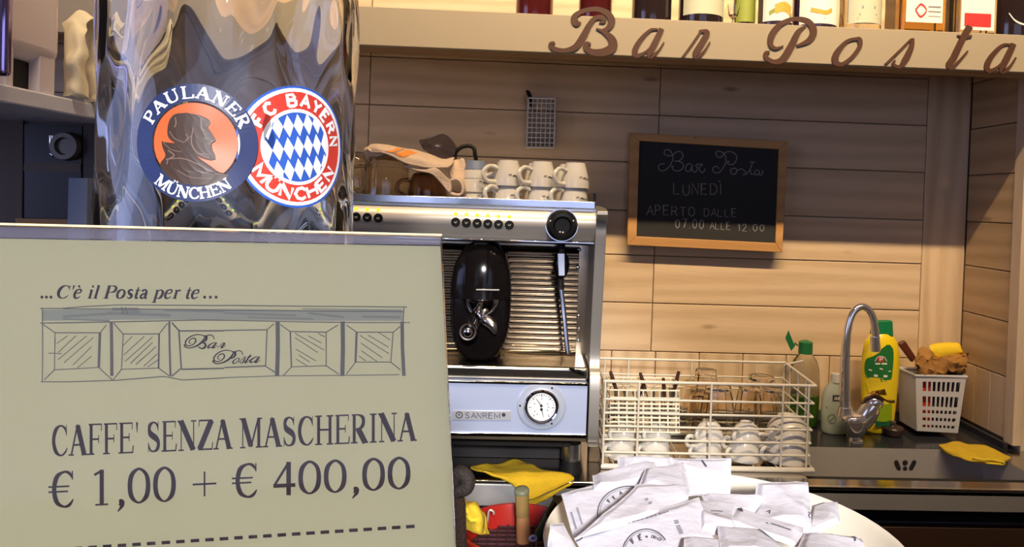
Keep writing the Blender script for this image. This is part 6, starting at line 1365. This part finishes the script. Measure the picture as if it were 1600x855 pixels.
face('glass_door', 38, 194, 128, 340, mat('dark_oven_glass', (.018, .013, .010), .35)); face('door_frame', 2, 184, 36, 346, mat('brown_frame', (.12, .085, .065), .6)); face('door_frame', 130, 186, 147, 346, mat('dark_brown_frame', (.06, .045, .04), .5))
MB().slab([q(38, 253, YO-.002), q(126, 256, YO-.002), q(126, 270, YO-.002), q(36, 266, YO-.002)][::-1], (0, .002, 0)).build('inner_shelf', mat('dim_shelf', (.11, .075, .05), .5), ovn)
MB().slab([q(24, 341, YO-.002), q(150, 344, YO-.002), q(150, 352, YO-.002), q(24, 349, YO-.002)][::-1], (0, .002, 0)).build('orange_ledge', mat('orange_wood_ledge', (.40, .20, .06), .5), ovn)
dc = q(105, 229, YO-.002); MB().rings([(dc, .026), (dc+Vector((0, -.012, 0)), .024), (dc+Vector((0, -.012, 0)), .016), (dc+Vector((0, -.006, 0)), .014)], 28).build('dial', mat('grey_dial', (.16, .14, .12), .35, .6), ovn)
MB().cyl(q(82, 212, YO-.006), q(82, 228, YO-.006), .006).build('chrome_latch', CHROME, ovn); MB().cyl(q(80, 240, YO-.006), q(84, 243, YO-.006), .004).build('chrome_latch', CHROME, ovn)
pb = q(122, 352, 1.345); tag(MB().box(q(109, 300, 1.33).x, q(139, 300, 1.33).x, 1.325, 1.345, CZ, q(120, 278, 1.33).z).build('blue_grey_box', mat('blue_grey_card', (.20, .25, .36), .5), origin=(pb.x, 1.33, CZ), bevel=.001), 'blue-grey flat box standing in front of the oven door', 'box')
# white appliance on the plate
YA = 1.20; q2 = lambda x, y, Y=YA: at(x, y, Y)
WAP = mat('white_lilac_plastic', (.86, .80, .88), .35, coat=.2)
za0 = zP+.0125; Xh = min(q2(102, 60).x, XE-.004); zA = q2(100, 108).z
ap = thing('water_heater', (Xh-.1, 1.12, zP+.012), 'white rounded plastic appliance with dark vents standing on the steel shelf', 'appliance')
MB().box(Xh-.2, Xh, 1.005, 1.20, zA, q2(60, -60).z).build('housing', WAP, ap, bevel=.024, seg=5)
for y0, y1 in ((1.03, 1.05), (1.077, 1.093), (1.148, 1.185)): MB().box(Xh-.18, Xh-.004, y0, y1, za0, zA+.015).build('foot', WAP, ap, bevel=.002)
MB().box(Xh-.18, Xh-.02, 1.04, 1.17, za0, zA-.001).build('vent_block', DARK, ap)
YA = 1.0
bs = tag(MB().box(q2(-30, 50, .98).x, q2(10, 50, .98).x, YA-.02, YA-.005, za0, q2(0, -60, YA-.02).z).build('chrome_canister', mat('violet_chrome', (.45, .35, .62), .12, 1), origin=(q2(0, 90).x, YA-.01, za0), bevel=.006, seg=3), 'glossy violet-blue metal canister at the extreme left edge', 'canister')
# cream napkins
CNP = mat('cream_napkin', (.92, .84, .62), .8, bump=.25, bscale=60)
for i, (x0, x1, y0, y1, Yn, lab) in enumerate(((99, 136, 26, 148, 1.235, 'crumpled cream napkin bundle left of the giant glass, nearest the white appliance'), (131, 168, 33, 152, 1.30, 'folded cream napkin bundle standing just behind the giant glass'), (150, 190, 60, 156, 1.34, 'cream napkin bundle seen through the giant glass'))):
    zb3 = zP+.0125; bt = lambda x, Y_: Vector((at(x, 150, Y_).x, Y_, zb3))
    def col(Y_, off): return [[at(x0+off, y0+14, Y_), at((x0+x1)/2, y0, Y_), at(x1, y0+8, Y_)], [at(x0+2, (y0+y1)/2, Y_-.01), at((x0+x1)/2, (y0+y1)/2, Y_-.03), at(x1, (y0+y1)/2, Y_-.01)], [bt(x0, Y_), bt((x0+x1)/2, Y_-.025), bt(x1+2, Y_)]]
    r = col(Yn, 0); bkk = [[p+Vector((0, .05, 0)) for p in r[0]]]; low = [[p+Vector((0, .06, 0)) for p in r[2]]]; mid_ = [[p+Vector((0, .07, 0)) for p in r[1]]]
    Sg = patch([r[2], r[1], r[0], bkk[0], mid_[0], low[0]], amp=.010, fr=38, seed=i)
    def Sc(u, v, Sg=Sg, zb3=zb3): p = Sg(u, v); p.z = max(p.z, zb3+.001); return p
    tag(MB().grid(Sc, 22, 40).build('napkin_bundle', CNP, origin=(r[2][1]), smooth=70, solid=.002), lab, 'napkin')
